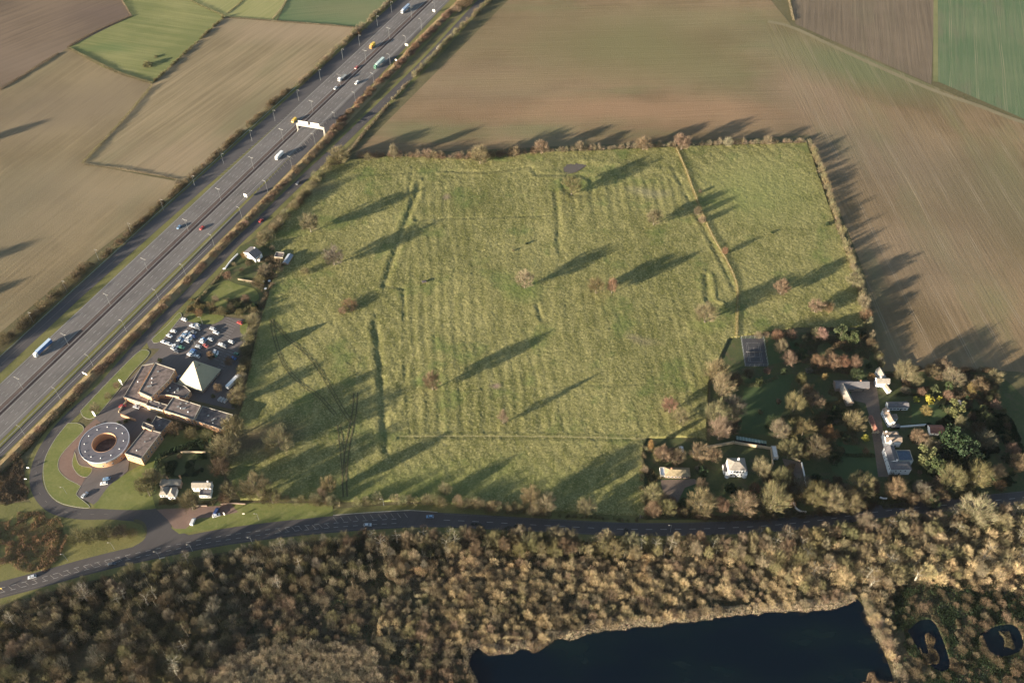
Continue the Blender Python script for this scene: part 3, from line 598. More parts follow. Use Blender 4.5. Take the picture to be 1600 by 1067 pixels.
#@@PART2
# ------------------------------------------------------------------ trees, bushes, hedges
def limb_tubes(segs, n=5):
    m = MB()
    for pts, rad in segs: m.tube(pts, rad, BARK, n)
    return m.mesh('trunk')
def bare_template(seed, ntw=2300, shape='round', rad=.42, base=.22, trunk_r=.022, spread=.8, lw=(.07, .13, .010), ncl=110, cls=(.06, .15)):
    """unit-high winter tree: trunk mesh + crown of twigs; shape drives the outline"""
    rng = np.random.default_rng(seed); segs = []; ends = []
    lean = rng.normal(0, .02, 2)
    segs.append(([(0, 0, -.02), (lean[0]*.5, lean[1]*.5, base*1.1), (lean[0]*1.5, lean[1]*1.5, .55), (lean[0]*2, lean[1]*2, .86)], [trunk_r*1.5, trunk_r, trunk_r*.6, trunk_r*.15]))
    nl = 9
    for i in range(nl):
        a = i*2.4+rng.uniform(-.4, .4); z0 = base+(i/nl)*.42; L = rad*rng.uniform(.75, 1.1)*(1 if shape != 'cone' else (1.2-z0))
        up = rng.uniform(.45, 1.0)*(1.7 if shape == 'poplar' else 1); rr = trunk_r*.55*(1-.5*i/nl)
        p0 = np.array([lean[0], lean[1], z0]); d = np.array([math.cos(a), math.sin(a), up]); p1 = p0+d*L*.45; p2 = p1+np.array([d[0]*.8, d[1]*.8, d[2]*1.2])*L*.4
        segs.append(([tuple(p0), tuple(p1), tuple(p2)], [rr, rr*.6, rr*.15])); ends += [p1, p2]
        for k in range(2):
            a2 = a+rng.uniform(-.9, .9); d2 = np.array([math.cos(a2), math.sin(a2), rng.uniform(.3, 1.1)]); q = p1+d2*L*.4
            segs.append(([tuple(p1), tuple(q)], [rr*.45, rr*.1])); ends.append(q)
    # clumps of twigs: each a cluster, so the outline is uneven and gaps show
    nc = ncl; C = []; ntw = int(ntw*1.75)
    while len(C) < nc:
        u = rng.normal(size=3); u /= np.linalg.norm(u); r = rng.uniform(.12, 1)**.5
        x, y, z = u*r
        cz = (1+base)/2; hz = (1-base)/2
        if shape == 'round': w = 1
        elif shape == 'cone': w = max(.08, .5-.5*z)*1.5
        elif shape == 'poplar': w = 1
        else: w = 1
        C.append((x*rad*w, y*rad*w, cz+z*hz, rng.uniform(*cls)))
    C = np.array(C); k = rng.integers(0, nc, ntw)
    dd = unit(rng.normal(size=(ntw, 3)))*(rng.uniform(0, 1, (ntw, 1))**.45)
    sc = C[k, 3:4]*(rad/.42)**.5; P = C[k, :3]+dd*sc*np.array([1, 1, 1.0])
    cen = np.array([0, 0, base-.12]); D = unit(unit(P-cen)*1.2+dd*.25+np.array([0, 0, .15])+rng.normal(0, .2, (ntw, 3)))
    V = slivers(P, D, rng.uniform(lw[0]*1.15, lw[1]*1.5, ntw), lw[2]*.55*rng.uniform(.6, 1.3, ntw), rng)
    t = tones(ntw, rng, .5, 1.35)*rng.uniform(.88, 1.1, (nc, 1))[k]
    return limb_tubes(segs), np_mesh('crown', V, 3, t, FOL)
def leafy_template(seed, n=2600, shape='round', rad=.45, base=.08, leaf=.045):
    rng = np.random.default_rng(seed)
    nc = 40; C = []
    for i in range(nc):
        u = rng.normal(size=3); u /= np.linalg.norm(u); r = rng.uniform(.4, .95)
        x, y, z = u*r; w = 1 if shape == 'round' else max(.1, .55-.5*z)*1.5
        C.append((x*rad*w, y*rad*w, (1+base)/2+z*(1-base)/2*.93, rng.uniform(.08, .16)))
    C = np.array(C); k = rng.integers(0, nc, n); dd = unit(rng.normal(size=(n, 3))); P = C[k, :3]+dd*C[k, 3:4]*(rng.uniform(.3, 1, (n, 1))**.5)*(rad/.45)**.5
    P[:, 2] = np.maximum(P[:, 2], .01)
    V = slivers(P, unit(dd+rng.normal(0, .6, (n, 3))), rng.uniform(.7, 1.4, n)*leaf, leaf*rng.uniform(.5, .9, n), rng, True)
    t = tones(n, rng, .65, 1.25, .05)*rng.uniform(.75, 1.25, (nc, 1))[k]
    return limb_tubes([([(0, 0, -.02), (0, 0, .4), (0, 0, .8)], [.03, .02, .005])]), np_mesh('crown', V, 4, t, FOL)
T_round = [bare_template(10+i, 3000, rad=.40+.03*(i % 3), base=.16+.03*(i % 2)) for i in range(5)]
T_wide = [bare_template(30+i, 3400, rad=.56, base=.12, lw=(.07, .13, .011)) for i in range(3)]
T_cone = [bare_template(40, 1500, shape='cone', rad=.30, base=.12, lw=(.05, .1, .010))]
T_pop = [bare_template(50, 1500, shape='poplar', rad=.11, base=.06, spread=.3, lw=(.06, .12, .010))]
T_slim = [bare_template(60+i, 380, rad=.22, base=.45, trunk_r=.023, lw=(.06, .12, .009)) for i in range(4)]
T_scrub = [bare_template(70+i, 1700, rad=.55, base=.04, trunk_r=.014, lw=(.10, .2, .011), ncl=330, cls=(.04, .10)) for i in range(4)]
T_ever = [leafy_template(80+i) for i in range(3)]
T_egcone = [leafy_template(90, 1600, 'cone', .28, .03, .05)]
T_bush = [leafy_template(95+i, 900, 'round', .62, -.3, .09) for i in range(2)]
TEMPL = dict(round=T_round, wide=T_wide, cone=T_cone, pop=T_pop, slim=T_slim, scrub=T_scrub, ever=T_ever, egcone=T_egcone, bush=T_bush)
RAD = dict(round=.43, wide=.56, cone=.30, pop=.11, slim=.24, scrub=.55, ever=.47, egcone=.28, bush=.62)
TINT = dict(straw=(.42, .34, .225), wtan=(.37, .285, .16), tan=(.205, .168, .108), olive=(.155, .138, .07), red=(.20, .132, .088), pink=(.25, .16, .125), pale=(.27, .23, .15), grey=(.17, .15, .11), green=(.066, .08, .038), dark=(.034, .05, .025),
    yellow=(.33, .30, .06), gold=(.25, .19, .08), lime=(.115, .115, .052), orange=(.28, .17, .075), brown=(.13, .10, .062), rust=(.18, .11, .068), redtan=(.21, .15, .098), oltan=(.185, .158, .09))
def crown_px(kind): return {'round': .58, 'wide': .5, 'cone': .4, 'pop': .5, 'slim': .65, 'scrub': .5, 'ever': .5, 'egcone': .4, 'bush': .4}[kind]
NTREE = [0]
def plant(x, y, h, wd, kind, tint, label, cat='tree', group=None, name=None, z=0.0, light=1.0):  # noqa
    tm = TEMPL[kind]; i = NTREE[0]; NTREE[0] += 1; tr, cr = tm[i % len(tm)]
    if name is None: name = {'pop': 'poplar_tree', 'cone': 'bare_tree', 'ever': 'evergreen_tree', 'egcone': 'conifer', 'bush': 'bush', 'scrub': 'shrub'}.get(kind, 'bare_tree')
    o = empty(name, (x, y, z), random.uniform(0, 6.28), label, cat, group)
    sx = wd/(2*RAD[kind]); o.scale = (sx, sx, h)
    c = [v*light*random.uniform(.94, 1.06) for v in TINT[tint]]
    t = link('trunk', tr, o, (.55, .50, .38) if kind == 'slim' else (.24, .21, .155) if kind not in ('bush', 'ever', 'egcone') else (.1, .08, .05)); link('crown', cr, o, c)
    return o
MPX = [proj(*q) for q in MEADOW]
def inpx(px, py, poly): return inpoly(np.array([px]), np.array([py]), poly)[0]
def tree_px(cx, cy, dpx, kind, tint, label, hfac=None, **k):
    """crown centre and crown width in photo pixels, planted where that crown stands"""
    wd = dpx/ppm(cx, cy)*1.0
    h = wd*(hfac or {'round': 1.2, 'wide': .9, 'cone': 1.7, 'pop': 4.2, 'slim': 2.2, 'scrub': .85, 'ever': 1.15, 'egcone': 1.8, 'bush': .75}[kind])
    x, y = at(cx, cy, h*crown_px(kind)+.5)
    if inpx(*proj(x, y), MPX) and 'z' not in k: k['z'] = float(meadow_height(np.array([x]), np.array([y]))[0])-.1
    return plant(x, y, h, wd, kind, tint, label, **k)
FT = [ # trees standing in the meadow
 (483, 348, 31, 'round', 'tan', 'tan bare tree beside a dark hole at the meadow upper left', 1.15),
 (520, 400, 34, 'round', 'grey', 'greyish bare tree below the tan one by the dark hole', 1.0),
 (820, 437, 27, 'round', 'pale', 'pale bare tree alone in the middle of the meadow', 1.25),
 (932, 447, 30, 'round', 'olive', 'olive bare tree touching a narrow reddish tree in the meadow', 1.0),
 (957, 446, 17, 'round', 'red', 'narrow reddish bare tree touching the olive one in the meadow', 1.9),
 (675, 594, 30, 'round', 'red', 'reddish brown bare tree with a very long shadow in the lower meadow', 1.4),
 (786, 653, 18, 'cone', 'redtan', 'slim pointed reddish tree in the lower middle of the meadow', 2.0),
 (894, 289, 30, 'round', 'olive', 'pale greenish tree inside a ring just below the muddy pond', 1.1),
 (1023, 340, 28, 'round', 'oltan', 'faint sandy green tree left of the meadow fence', 1.0),
 (1104, 490, 38, 'round', 'oltan', 'large sandy tree just left of the fence bend', .95),
 (1222, 449, 27, 'round', 'red', 'round reddish tree in the right hand meadow', 1.1),
 (1276, 478, 26, 'round', 'redtan', 'pale reddish tree near the lower right meadow hedge', 1.0),
 (1293, 480, 22, 'scrub', 'rust', 'low rust coloured shrub touching the pale reddish meadow tree', None),
 (1047, 634, 28, 'round', 'red', 'reddish tree left of the fallen pale tree', 1.1),
 (1064, 652, 32, 'round', 'oltan', 'half fallen sandy tree with a pale bare limb', .8),
 (434, 690, 50, 'wide', 'oltan', 'large spreading sandy tree in the lower left meadow', .85),
 (695, 764, 22, 'round', 'oltan', 'small round sandy tree on the lower meadow hedge', 1.1),
 (476, 424, 16, 'scrub', 'olive', 'low olive shrub below the greyish meadow tree', .6),
 (545, 477, 30, 'scrub', 'rust', 'low ring of rusty brush in the left meadow', .35),
 (535, 486, 14, 'scrub', 'redtan', 'small tan reddish shrub left of the rusty brush ring', .8),
 (1094, 300, 7, 'scrub', 'brown', 'tiny thorn bush highest on the meadow fence', None), (1090, 330, 13, 'scrub', 'brown', 'dark brown thorn bush on the fence, upper of a touching pair', 1.3),
 (1097, 343, 13, 'scrub', 'redtan', 'tan thorn bush on the fence, lower of a touching pair', 1.2), (1133, 392, 11, 'scrub', 'rust', 'rusty thorn bush on the lower part of the fence', 1.4),
 (1206, 364, 5, 'bush', 'dark', 'tiny dark bush in the middle of the right hand meadow', None), (1293, 350, 8, 'bush', 'dark', 'small dark bush against the right hedge', 1.0),
 (823, 381, 5, 'bush', 'dark', 'tiny dark bush in the upper middle of the meadow', None), (802, 392, 4, 'scrub', 'brown', 'very small brown bush left of the tiny dark bush', None),
]
for f in FT: tree_px(f[0], f[1], f[2], f[3], f[4], f[5], f[6], cat='bush' if f[3] in ('scrub', 'bush') else 'tree')
HT = [ # around the hotel, cottages and lower left
 (365, 668, 42, 'round', 'oltan', 'big sandy tree at the right end of the hotel, topmost of its clump', 1.1), (351, 702, 50, 'wide', 'oltan', 'widest sandy tree in the clump right of the hotel lawn', .95), (343, 728, 34, 'round', 'brown', 'brown tree lowest in the clump right of the hotel lawn', 1.1),
 (226, 758, 30, 'round', 'olive', 'tall olive tree on the lawn left of the gabled cottage', 1.7), (236, 745, 26, 'round', 'oltan', 'sandy tree close behind the tall olive lawn tree', 1.5), (295, 782, 36, 'round', 'olive', 'olive tree in front of the two cottages', 1.2),
 (357, 765, 30, 'round', 'oltan', 'small sandy tree right of the cottages', 1.2), (350, 778, 22, 'scrub', 'rust', 'rust coloured shrub by the layby wall', 1.1), (400, 762, 48, 'wide', 'oltan', 'broad sandy tree at the lower left meadow corner', 1.0), (423, 776, 30, 'round', 'brown', 'brown tree on the lower left meadow hedge', 1.0),
 (513, 757, 28, 'round', 'oltan', 'sandy tree left of the gap in the lower hedge', 1.4), (504, 770, 18, 'round', 'redtan', 'small reddish tree left of the gap in the lower hedge', 1.2),
 (272, 669, 26, 'round', 'brown', 'brown tree in front of the middle hotel wing', 1.1), (297, 676, 24, 'scrub', 'olive', 'low olive shrub left of the hotel lawn hedge', 1.0), (322, 680, 22, 'scrub', 'olive', 'low olive shrub nearest the hotel end wall', 1.0), (254, 668, 12, 'scrub', 'rust', 'small rusty shrub by the slate hotel block', None),
 (328.5, 555, 13, 'round', 'redtan', 'left of two small reddish trees in the car park', 1.4), (357, 563, 16, 'round', 'redtan', 'right of two small reddish trees in the car park', 1.3), (340, 605, 15, 'round', 'redtan', 'small reddish tree right of the pyramid roof', 1.2), (369, 618, 26, 'round', 'oltan', 'sandy tree below the long white trailer', 1.2),
 (367, 628, 16, 'bush', 'lime', 'light green bush at the foot of the sandy tree by the trailer', None), (333, 618, 8, 'bush', 'lime', 'small lime green hedge bush right of the pyramid roof', None), (148, 637, 18, 'scrub', 'tan', 'tan shrub at the lower end of the hotel grass strip', 1.2), (181, 601, 12, 'scrub', 'redtan', 'small tan shrub beside the tall hotel sign', 1.0), (168, 618, 13, 'scrub', 'tan', 'middle tan shrub on the hotel grass strip', .9),
 (249, 562, 8, 'bush', 'dark', 'dark bush at the top corner of the hotel', None), (203, 653, 7, 'bush', 'lime', 'bright green bush in the hotel courtyard', None), (196, 657, 8, 'bush', 'dark', 'dark bush in the hotel courtyard', None), (185, 659, 7, 'bush', 'green', 'green bush above the round building', None), (152, 663, 5, 'bush', 'lime', 'tiny green bush left above the round building', None), (232, 655, 7, 'bush', 'green', 'green bush between the courtyard walls', None),
 (280, 712, 10, 'scrub', 'brown', 'small brown bush behind the gabled cottage', None), (315, 733, 8, 'bush', 'dark', 'dark bush behind the right cottage', None),
 # roadside cottage garden
 (413, 420, 22, 'round', 'tan', 'tan tree in the middle of the roadside cottage garden', 1.0), (405, 437, 20, 'scrub', 'olive', 'olive shrub lower in the roadside cottage garden', None), (436, 420, 16, 'scrub', 'redtan', 'reddish shrub below the blue grey shed', None), (355, 430, 15, 'round', 'redtan', 'reddish tree at the roadside edge of the cottage garden', 1.0), (377, 421, 8, 'scrub', 'brown', 'little round brown shrub on the cottage lawn', None),
 (383, 466, 16, 'scrub', 'redtan', 'reddish shrub on the lower cottage lawn', None), (382, 398, 13, 'scrub', 'orange', 'orange shrub under the white cottage gable', None), (365, 412, 8, 'scrub', 'tan', 'small tan shrub on the cottage roadside', None), (398, 405, 10, 'bush', 'lime', 'green bush at the foot of the roadside cottage', None), (425, 388, 10, 'scrub', 'tan', 'tan shrub between the cottage and the shed', None),
 (310, 488, 14, 'scrub', 'rust', 'rusty shrub at the left end of the car park belt', 1.2), (330, 478, 16, 'scrub', 'brown', 'brown shrub second in the car park belt', 1.1), (345, 485, 16, 'scrub', 'olive', 'olive shrub third in the car park belt', 1.1), (360, 480, 15, 'scrub', 'brown', 'dark brown shrub fourth in the car park belt', 1.1), (374, 488, 13, 'scrub', 'olive', 'olive shrub at the right of the car park belt', 1.1), (336, 466, 12, 'scrub', 'tan', 'tan shrub at the top of the car park belt', 1.0), (397, 478, 10, 'bush', 'dark', 'dark bush at the right garden corner above the car park', 1.2),
 # lower left island
 (120, 838, 34, 'scrub', 'olive', 'leftmost olive shrub of the row on the road island', .9), (143, 836, 32, 'scrub', 'oltan', 'second shrub of the row on the road island', .9), (166, 832, 30, 'scrub', 'olive', 'third shrub of the row on the road island', .9), (187, 830, 28, 'scrub', 'brown', 'fourth shrub of the row on the road island', .8), (205, 832, 20, 'scrub', 'olive', 'rightmost small shrub of the row on the road island', .8),
]
for f in HT: tree_px(f[0], f[1], f[2], f[3], f[4], f[5], f[6], cat='bush' if f[3] in ('scrub', 'bush') else 'tree')
GT = [ # right hand gardens, (x,y,d,kind,tint,label,hfac)
 (1119, 578, 40, 'round', 'oltan', 'pale sandy tree at the top of the tall tree row', 1.1), (1131, 601, 38, 'round', 'tan', 'tan tree second from the top of the tall row', 1.2), (1149, 592, 26, 'round', 'brown', 'brown tree on the right side of the tall row top', 1.2), (1123, 643, 40, 'round', 'oltan', 'sandy tree in the middle of the tall row', 1.3), (1149, 636, 34, 'round', 'grey', 'greyish tree on the right side of the tall row', 1.3), (1126, 668, 38, 'round', 'tan', 'tan tree lowest in the tall row above the garden wall', 1.3), (1147, 668, 22, 'round', 'brown', 'small brown tree at the lower right of the tall row', 1.3),
 (1017, 694, 8, 'pop', 'orange', 'narrow orange poplar at the corner of the meadow', 3.2), (1037, 707, 28, 'round', 'redtan', 'reddish tree right of the narrow poplar', 1.1), (1095, 706, 32, 'round', 'redtan', 'reddish tree inside the left end of the garden wall', 1.1), (1116, 710, 26, 'round', 'redtan', 'pale reddish tree left of the white villa', 1.2), (1098, 735, 18, 'bush', 'dark', 'dark evergreen bush beside the ochre bungalow', 1.2),
 (1191, 729, 30, 'round', 'tan', 'tan tree just right of the white villa', 1.4), (1219, 670, 33, 'round', 'tan', 'golden tan tree above the pale shed', 1.1), (1235, 702, 34, 'round', 'olive', 'olive tree right of the pale shed', 1.1), (1244, 629, 36, 'round', 'olive', 'olive yellow tree alone beside the long lawn', 1.1), (1264, 611, 26, 'round', 'brown', 'brown tree up right of the olive yellow lawn tree', 1.0), (1252, 591, 20, 'round', 'lime', 'yellow green tree below the small court lawn', 1.2),
 (1199, 578, 12, 'round', 'pink', 'small pink tree below the tennis court', 1.4), (1225, 580, 11, 'egcone', 'green', 'small green conifer right of the pink tree', 1.4), (1233, 560, 26, 'round', 'redtan', 'reddish tree right of the tennis court', 1.1), (1221, 541, 24, 'round', 'oltan', 'sandy tree close to the court, above the reddish one', 1.1), (1215, 524, 22, 'scrub', 'rust', 'rusty shrub above the sandy court tree', .9), (1237, 523, 20, 'scrub', 'red', 'reddish shrub topmost right of the court', .9), (1185, 523, 14, 'scrub', 'tan', 'tan shrub at the top edge of the tennis court', .9), (1197, 522, 12, 'scrub', 'redtan', 'small reddish shrub at the court upper right corner', .9),
 (1170, 583, 20, 'round', 'brown', 'brown tree left below the tennis court', 1.0), (1187, 596, 16, 'bush', 'green', 'green bush below the tennis court', 1.0),
 (1281, 563, 24, 'round', 'rust', 'leftmost of the four rust coloured trees in a row', 1.1), (1301, 563, 24, 'round', 'red', 'second of the four rust coloured trees in a row', 1.1), (1319, 564, 22, 'round', 'rust', 'third of the four rust coloured trees in a row', 1.1), (1337, 565, 22, 'round', 'red', 'rightmost of the four rust coloured trees in a row', 1.1),
 (1285, 521, 22, 'round', 'pink', 'pinkish tree above the rust coloured row', 1.1), (1270, 517, 10, 'bush', 'lime', 'small bright green bush left of the pinkish tree', 1.2), (1315, 520, 26, 'ever', 'green', 'left of two dark green evergreens by the right hedge', 1.1), (1333, 526, 24, 'ever', 'green', 'right of two dark green evergreens by the right hedge', 1.1),
 (1289, 588, 10, 'round', 'gold', 'small golden tree left of the grey barn', 1.6), (1344, 579, 12, 'bush', 'lime', 'yellow green bush above the grey barn', 1.2), (1376, 555, 12, 'scrub', 'gold', 'upper golden shrub above the white cottage', 1.1), (1376, 567, 10, 'scrub', 'lime', 'lower golden green shrub above the white cottage', 1.1), (1362, 588, 14, 'scrub', 'orange', 'orange shrub between the barn and the white cottage', 1.0),
 (1416, 579, 37, 'round', 'oltan', 'large round sandy tree right of the white cottage', 1.05), (1457, 578, 26, 'round', 'brown', 'brown tree on the field edge right of the round sandy one', 1.0), (1474, 568, 26, 'round', 'redtan', 'reddish tree on the field edge', 1.0), (1490, 588, 30, 'round', 'tan', 'tan tree at the right of the field edge group', 1.0), (1483, 602, 16, 'ever', 'green', 'green ivy covered tree below the field edge group', 1.2),
 (1440, 611, 15, 'scrub', 'redtan', 'pale reddish shrub behind the yellow bushes', .9), (1461, 608, 16, 'bush', 'green', 'round green bush behind the yellow bushes', 1.0), (1482, 617, 18, 'scrub', 'redtan', 'reddish shrub right of the yellow bushes', .9), (1418, 611, 12, 'scrub', 'grey', 'greyish shrub behind the cottage wall', .9),
 (1433, 623, 12, 'bush', 'yellow', 'leftmost of three bright yellow bushes', .6), (1453, 623, 16, 'bush', 'yellow', 'largest and middle of three bright yellow bushes', .7), (1468, 621, 7, 'bush', 'yellow', 'smallest of three bright yellow bushes', 1.4), (1353, 684, 11, 'egcone', 'yellow', 'bright yellow leaning conifer by the red brick outbuilding', 1.6),
 (1448, 641, 17, 'round', 'gold', 'small golden tree on the lawn below the yellow bushes', .9), (1494, 638, 30, 'ever', 'lime', 'yellow green evergreen right of the small lawn', 1.1), (1503, 660, 24, 'round', 'oltan', 'sandy tree under the yellow green evergreen', 1.1), (1336, 657, 38, 'round', 'oltan', 'large yellow sandy tree left of the gravel drive', .95), (1297, 676, 28, 'round', 'orange', 'orange leaved tree above the dark lawn', .9), (1281, 661, 20, 'scrub', 'brown', 'brown shrub up left of the orange tree', 1.0),
 (1322, 683, 14, 'bush', 'green', 'green bush right of the orange tree', 1.0), (1353, 704, 12, 'scrub', 'rust', 'small rusty shrub on the left edge of the big house', .9), (1437, 682, 30, 'round', 'red', 'red brown tree left of the white outbuilding', 1.0), (1458, 693, 22, 'ever', 'lime', 'small yellow green evergreen below the white outbuilding', 1.1),
 (1446, 712, 34, 'ever', 'lime', 'bright yellow green evergreen right of the big house', 1.2), (1464, 727, 34, 'ever', 'green', 'green evergreen below the bright yellow green one', 1.2), (1490, 690, 48, 'ever', 'dark', 'very dark evergreen in the middle of the right wood', 1.1), (1516, 708, 44, 'ever', 'dark', 'dark evergreen lower right in the right wood', 1.1), (1540, 686, 34, 'round', 'tan', 'golden tan tree on the right of the dark evergreens', 1.0), (1528, 668, 22, 'round', 'brown', 'brown tree above the dark evergreens', 1.0),
 (1490, 745, 44, 'round', 'olive', 'large olive tree at the lower edge of the right wood', 1.1), (1532, 740, 44, 'round', 'olive', 'olive tree right of the largest olive one', 1.1), (1560, 735, 26, 'round', 'tan', 'tan tree near the right end of the wood', 1.1), (1563, 758, 20, 'scrub', 'rust', 'rusty shrub on the roadside bank', 1.0), (1594, 722, 30, 'round', 'redtan', 'reddish tree on the right edge of the picture', 1.1), (1466, 752, 20, 'scrub', 'redtan', 'reddish shrub by the road below the evergreens', 1.0),
 (1400, 762, 36, 'round', 'redtan', 'reddish tree below the big white house', 1.0), (1412, 768, 22, 'scrub', 'oltan', 'sandy shrub right below the big house tree', 1.0), (1437, 756, 12, 'scrub', 'lime', 'small yellow green shrub below the big white house', 1.2), (1346, 757, 40, 'round', 'oltan', 'sandy tree at the lower left of the big house drive', 1.1), (1364, 760, 26, 'round', 'rust', 'dark rusty tree right of the drive gate', 1.1),
 (1300, 779, 44, 'round', 'oltan', 'sandy roadside tree below the dark lawn', 1.1), (1331, 784, 42, 'round', 'olive', 'olive roadside tree right of the sandy one', 1.0), (1276, 771, 42, 'round', 'olive', 'olive roadside tree right of the curved white wall', 1.2), (1256, 756, 28, 'round', 'grey', 'greyish tree in front of the white fence', 1.2), (1222, 745, 34, 'round', 'olive', 'olive tree left of the white fence', 1.1), (1211, 776, 48, 'round', 'oltan', 'tall sandy roadside tree left of the curved white wall', 1.3),
 (1164, 785, 42, 'round', 'redtan', 'broad reddish roadside tree below the white villa', 1.1), (1129, 788, 26, 'round', 'red', 'slim red roadside tree left of the broad reddish one', 1.3), (1096, 784, 42, 'round', 'oltan', 'large sandy roadside tree below the bungalow', 1.1), (1069, 783, 15, 'egcone', 'green', 'green conifer below the bungalow', 1.2), (1068, 799, 16, 'scrub', 'oltan', 'small sandy shrub under the green conifer', 1.0), (1045, 792, 28, 'round', 'olive', 'olive roadside tree left of the green conifer', 1.2), (1021, 795, 28, 'round', 'redtan', 'reddish tree at the lower right meadow corner', 1.0), (1021, 769, 26, 'round', 'oltan', 'sandy tree left of the bungalow drive', 1.5), (1009, 733, 11, 'scrub', 'tan', 'tan shrub on the left garden boundary', 1.4), (1140, 762, 20, 'bush', 'dark', 'dark bush in front of the white villa', .8), (1180, 762, 22, 'scrub', 'rust', 'rusty brush in front right of the white villa', .7),
 (1258, 668, 34, 'round', 'olive', 'olive tree in the garden right of the golden tan tree', 1.0), (1277, 698, 36, 'round', 'brown', 'brown tree below the orange tree', 1.1), (1262, 690, 26, 'ever', 'dark', 'dark evergreen between the garden trees', 1.1), (1305, 640, 16, 'bush', 'dark', 'dark bush below the grey barn', 1.0), (1320, 645, 14, 'bush', 'green', 'green bush at the foot of the grey barn wing', 1.0), (1288, 650, 14, 'scrub', 'brown', 'brown bush left of the barn garden', 1.0), (1345, 735, 8, 'scrub', 'tan', 'small tan bush by the dark lawn', None),
 (1521, 606, 18, 'scrub', 'gold', 'golden shrub in the garden top right', .9), (1540, 594, 14, 'scrub', 'gold', 'golden shrub right on the top garden hedge', .9), (1548, 612, 12, 'scrub', 'olive', 'olive shrub on the right garden hedge', .9), (1557, 632, 18, 'scrub', 'pink', 'pinkish shrub on the right garden hedge', .9), (1537, 637, 14, 'bush', 'lime', 'light green bush in the right garden', .9), (1553, 652, 14, 'bush', 'green', 'green bush low in the right garden', .9), (1520, 650, 16, 'scrub', 'brown', 'brown shrub in the right garden', .9), (1575, 665, 14, 'scrub', 'brown', 'brown shrub at the shaded right edge', .9), (1512, 621, 8, 'bush', 'dark', 'dark bush by the orange brush pile', .9),
 (1336, 438, 26, 'round', 'oltan', 'sandy tree bulging from the right meadow hedge', 1.0), (1350, 471, 22, 'round', 'tan', 'tan tree below it on the right meadow hedge', 1.0), (1354, 493, 22, 'round', 'rust', 'dark rusty tree on the right meadow hedge', .9), (1362, 535, 18, 'round', 'brown', 'brown tree at the lower end of the right hedge', 1.0),
 (1529, 797, 54, 'wide', 'pale', 'big pale spreading tree on the right roadside', .95), (1422, 808, 26, 'round', 'pale', 'pale tree in the wood edge below the right road', 1.2), (1352, 815, 34, 'round', 'tan', 'tan tree in the wood edge below the road centre right', 1.1),
 (829, 776, 34, 'round', 'oltan', 'left of two touching sandy trees on the lower hedge', 1.2), (854, 785, 34, 'round', 'tan', 'right of two touching sandy trees on the lower hedge', 1.1), (916, 792, 32, 'round', 'oltan', 'round sandy tree alone on the lower hedge', .95), (804, 790, 14, 'scrub', 'oltan', 'low shrub left of the two touching trees', .9),
 # tall trees in the far hedge
 (615, 236, 16, 'round', 'tan', 'tall narrow tan tree at the left of the far hedge', 1.7), (575, 246, 14, 'round', 'oltan', 'small sandy tree at the left corner of the far hedge', 1.0), (750, 242, 34, 'round', 'oltan', 'large sandy tree in the far hedge left of the pond', .9), (803, 236, 20, 'round', 'tan', 'tan tree in the far hedge above the platform', 1.0), (768, 243, 16, 'scrub', 'brown', 'brown bush right of the large far hedge tree', 1.0), (846, 230, 24, 'round', 'redtan', 'pale reddish tree in the far hedge left of the pond', 1.0), (906, 229, 16, 'round', 'tan', 'tan tree in the far hedge above the pond', 1.0), (1006, 224, 26, 'round', 'redtan', 'reddish tree in the far hedge left of the fence end', .9), (1066, 222, 30, 'round', 'redtan', 'large reddish tree in the far hedge at the fence end', .9), (1138, 222, 16, 'scrub', 'pale', 'pale bush in the far hedge right of the fence end', 1.0), (1200, 220, 16, 'scrub', 'tan', 'tan bush in the far hedge near the right corner', 1.0), (530, 243, 34, 'round', 'oltan', 'sandy tree where the far hedge meets the local road', .8),
 # field corner
 (230, 100, 16, 'bush', 'olive', 'round olive bush in the corner of the ridged pasture', .5), (243, 88, 7, 'bush', 'olive', 'small olive bush above the round pasture bush', .5), (560, 52, 10, 'scrub', 'rust', 'rusty bush at the field corner by the motorway', .6), (278, 283, 12, 'scrub', 'tan', 'tan brush at the ditch end by the motorway', .6),
]
for f in GT: tree_px(f[0], f[1], f[2], f[3], f[4], f[5], f[6], cat='bush' if f[3] in ('scrub', 'bush') else 'tree')
gsr = np.random.default_rng(77); GP = [[(1030, 700), (1100, 715), (1120, 760), (1060, 800), (1012, 800), (1010, 720)], [(1180, 590), (1350, 640), (1350, 690), (1290, 730), (1225, 715), (1180, 680)], [(1200, 518), (1360, 515), (1365, 585), (1250, 600), (1205, 580)], [(1400, 580), (1560, 585), (1580, 700), (1500, 660), (1410, 620)], [(1190, 740), (1370, 740), (1370, 785), (1200, 800)], [(1420, 690), (1590, 680), (1595, 760), (1430, 770)], [(1395, 745), (1480, 755), (1480, 785), (1395, 785)]]
GL_ = ['left of the white villa', 'in the gardens left of the gravel drive', 'right of the tennis court', 'at the top right of the houses', 'along the roadside gardens', 'in the wood right of the houses', 'below the largest white house']
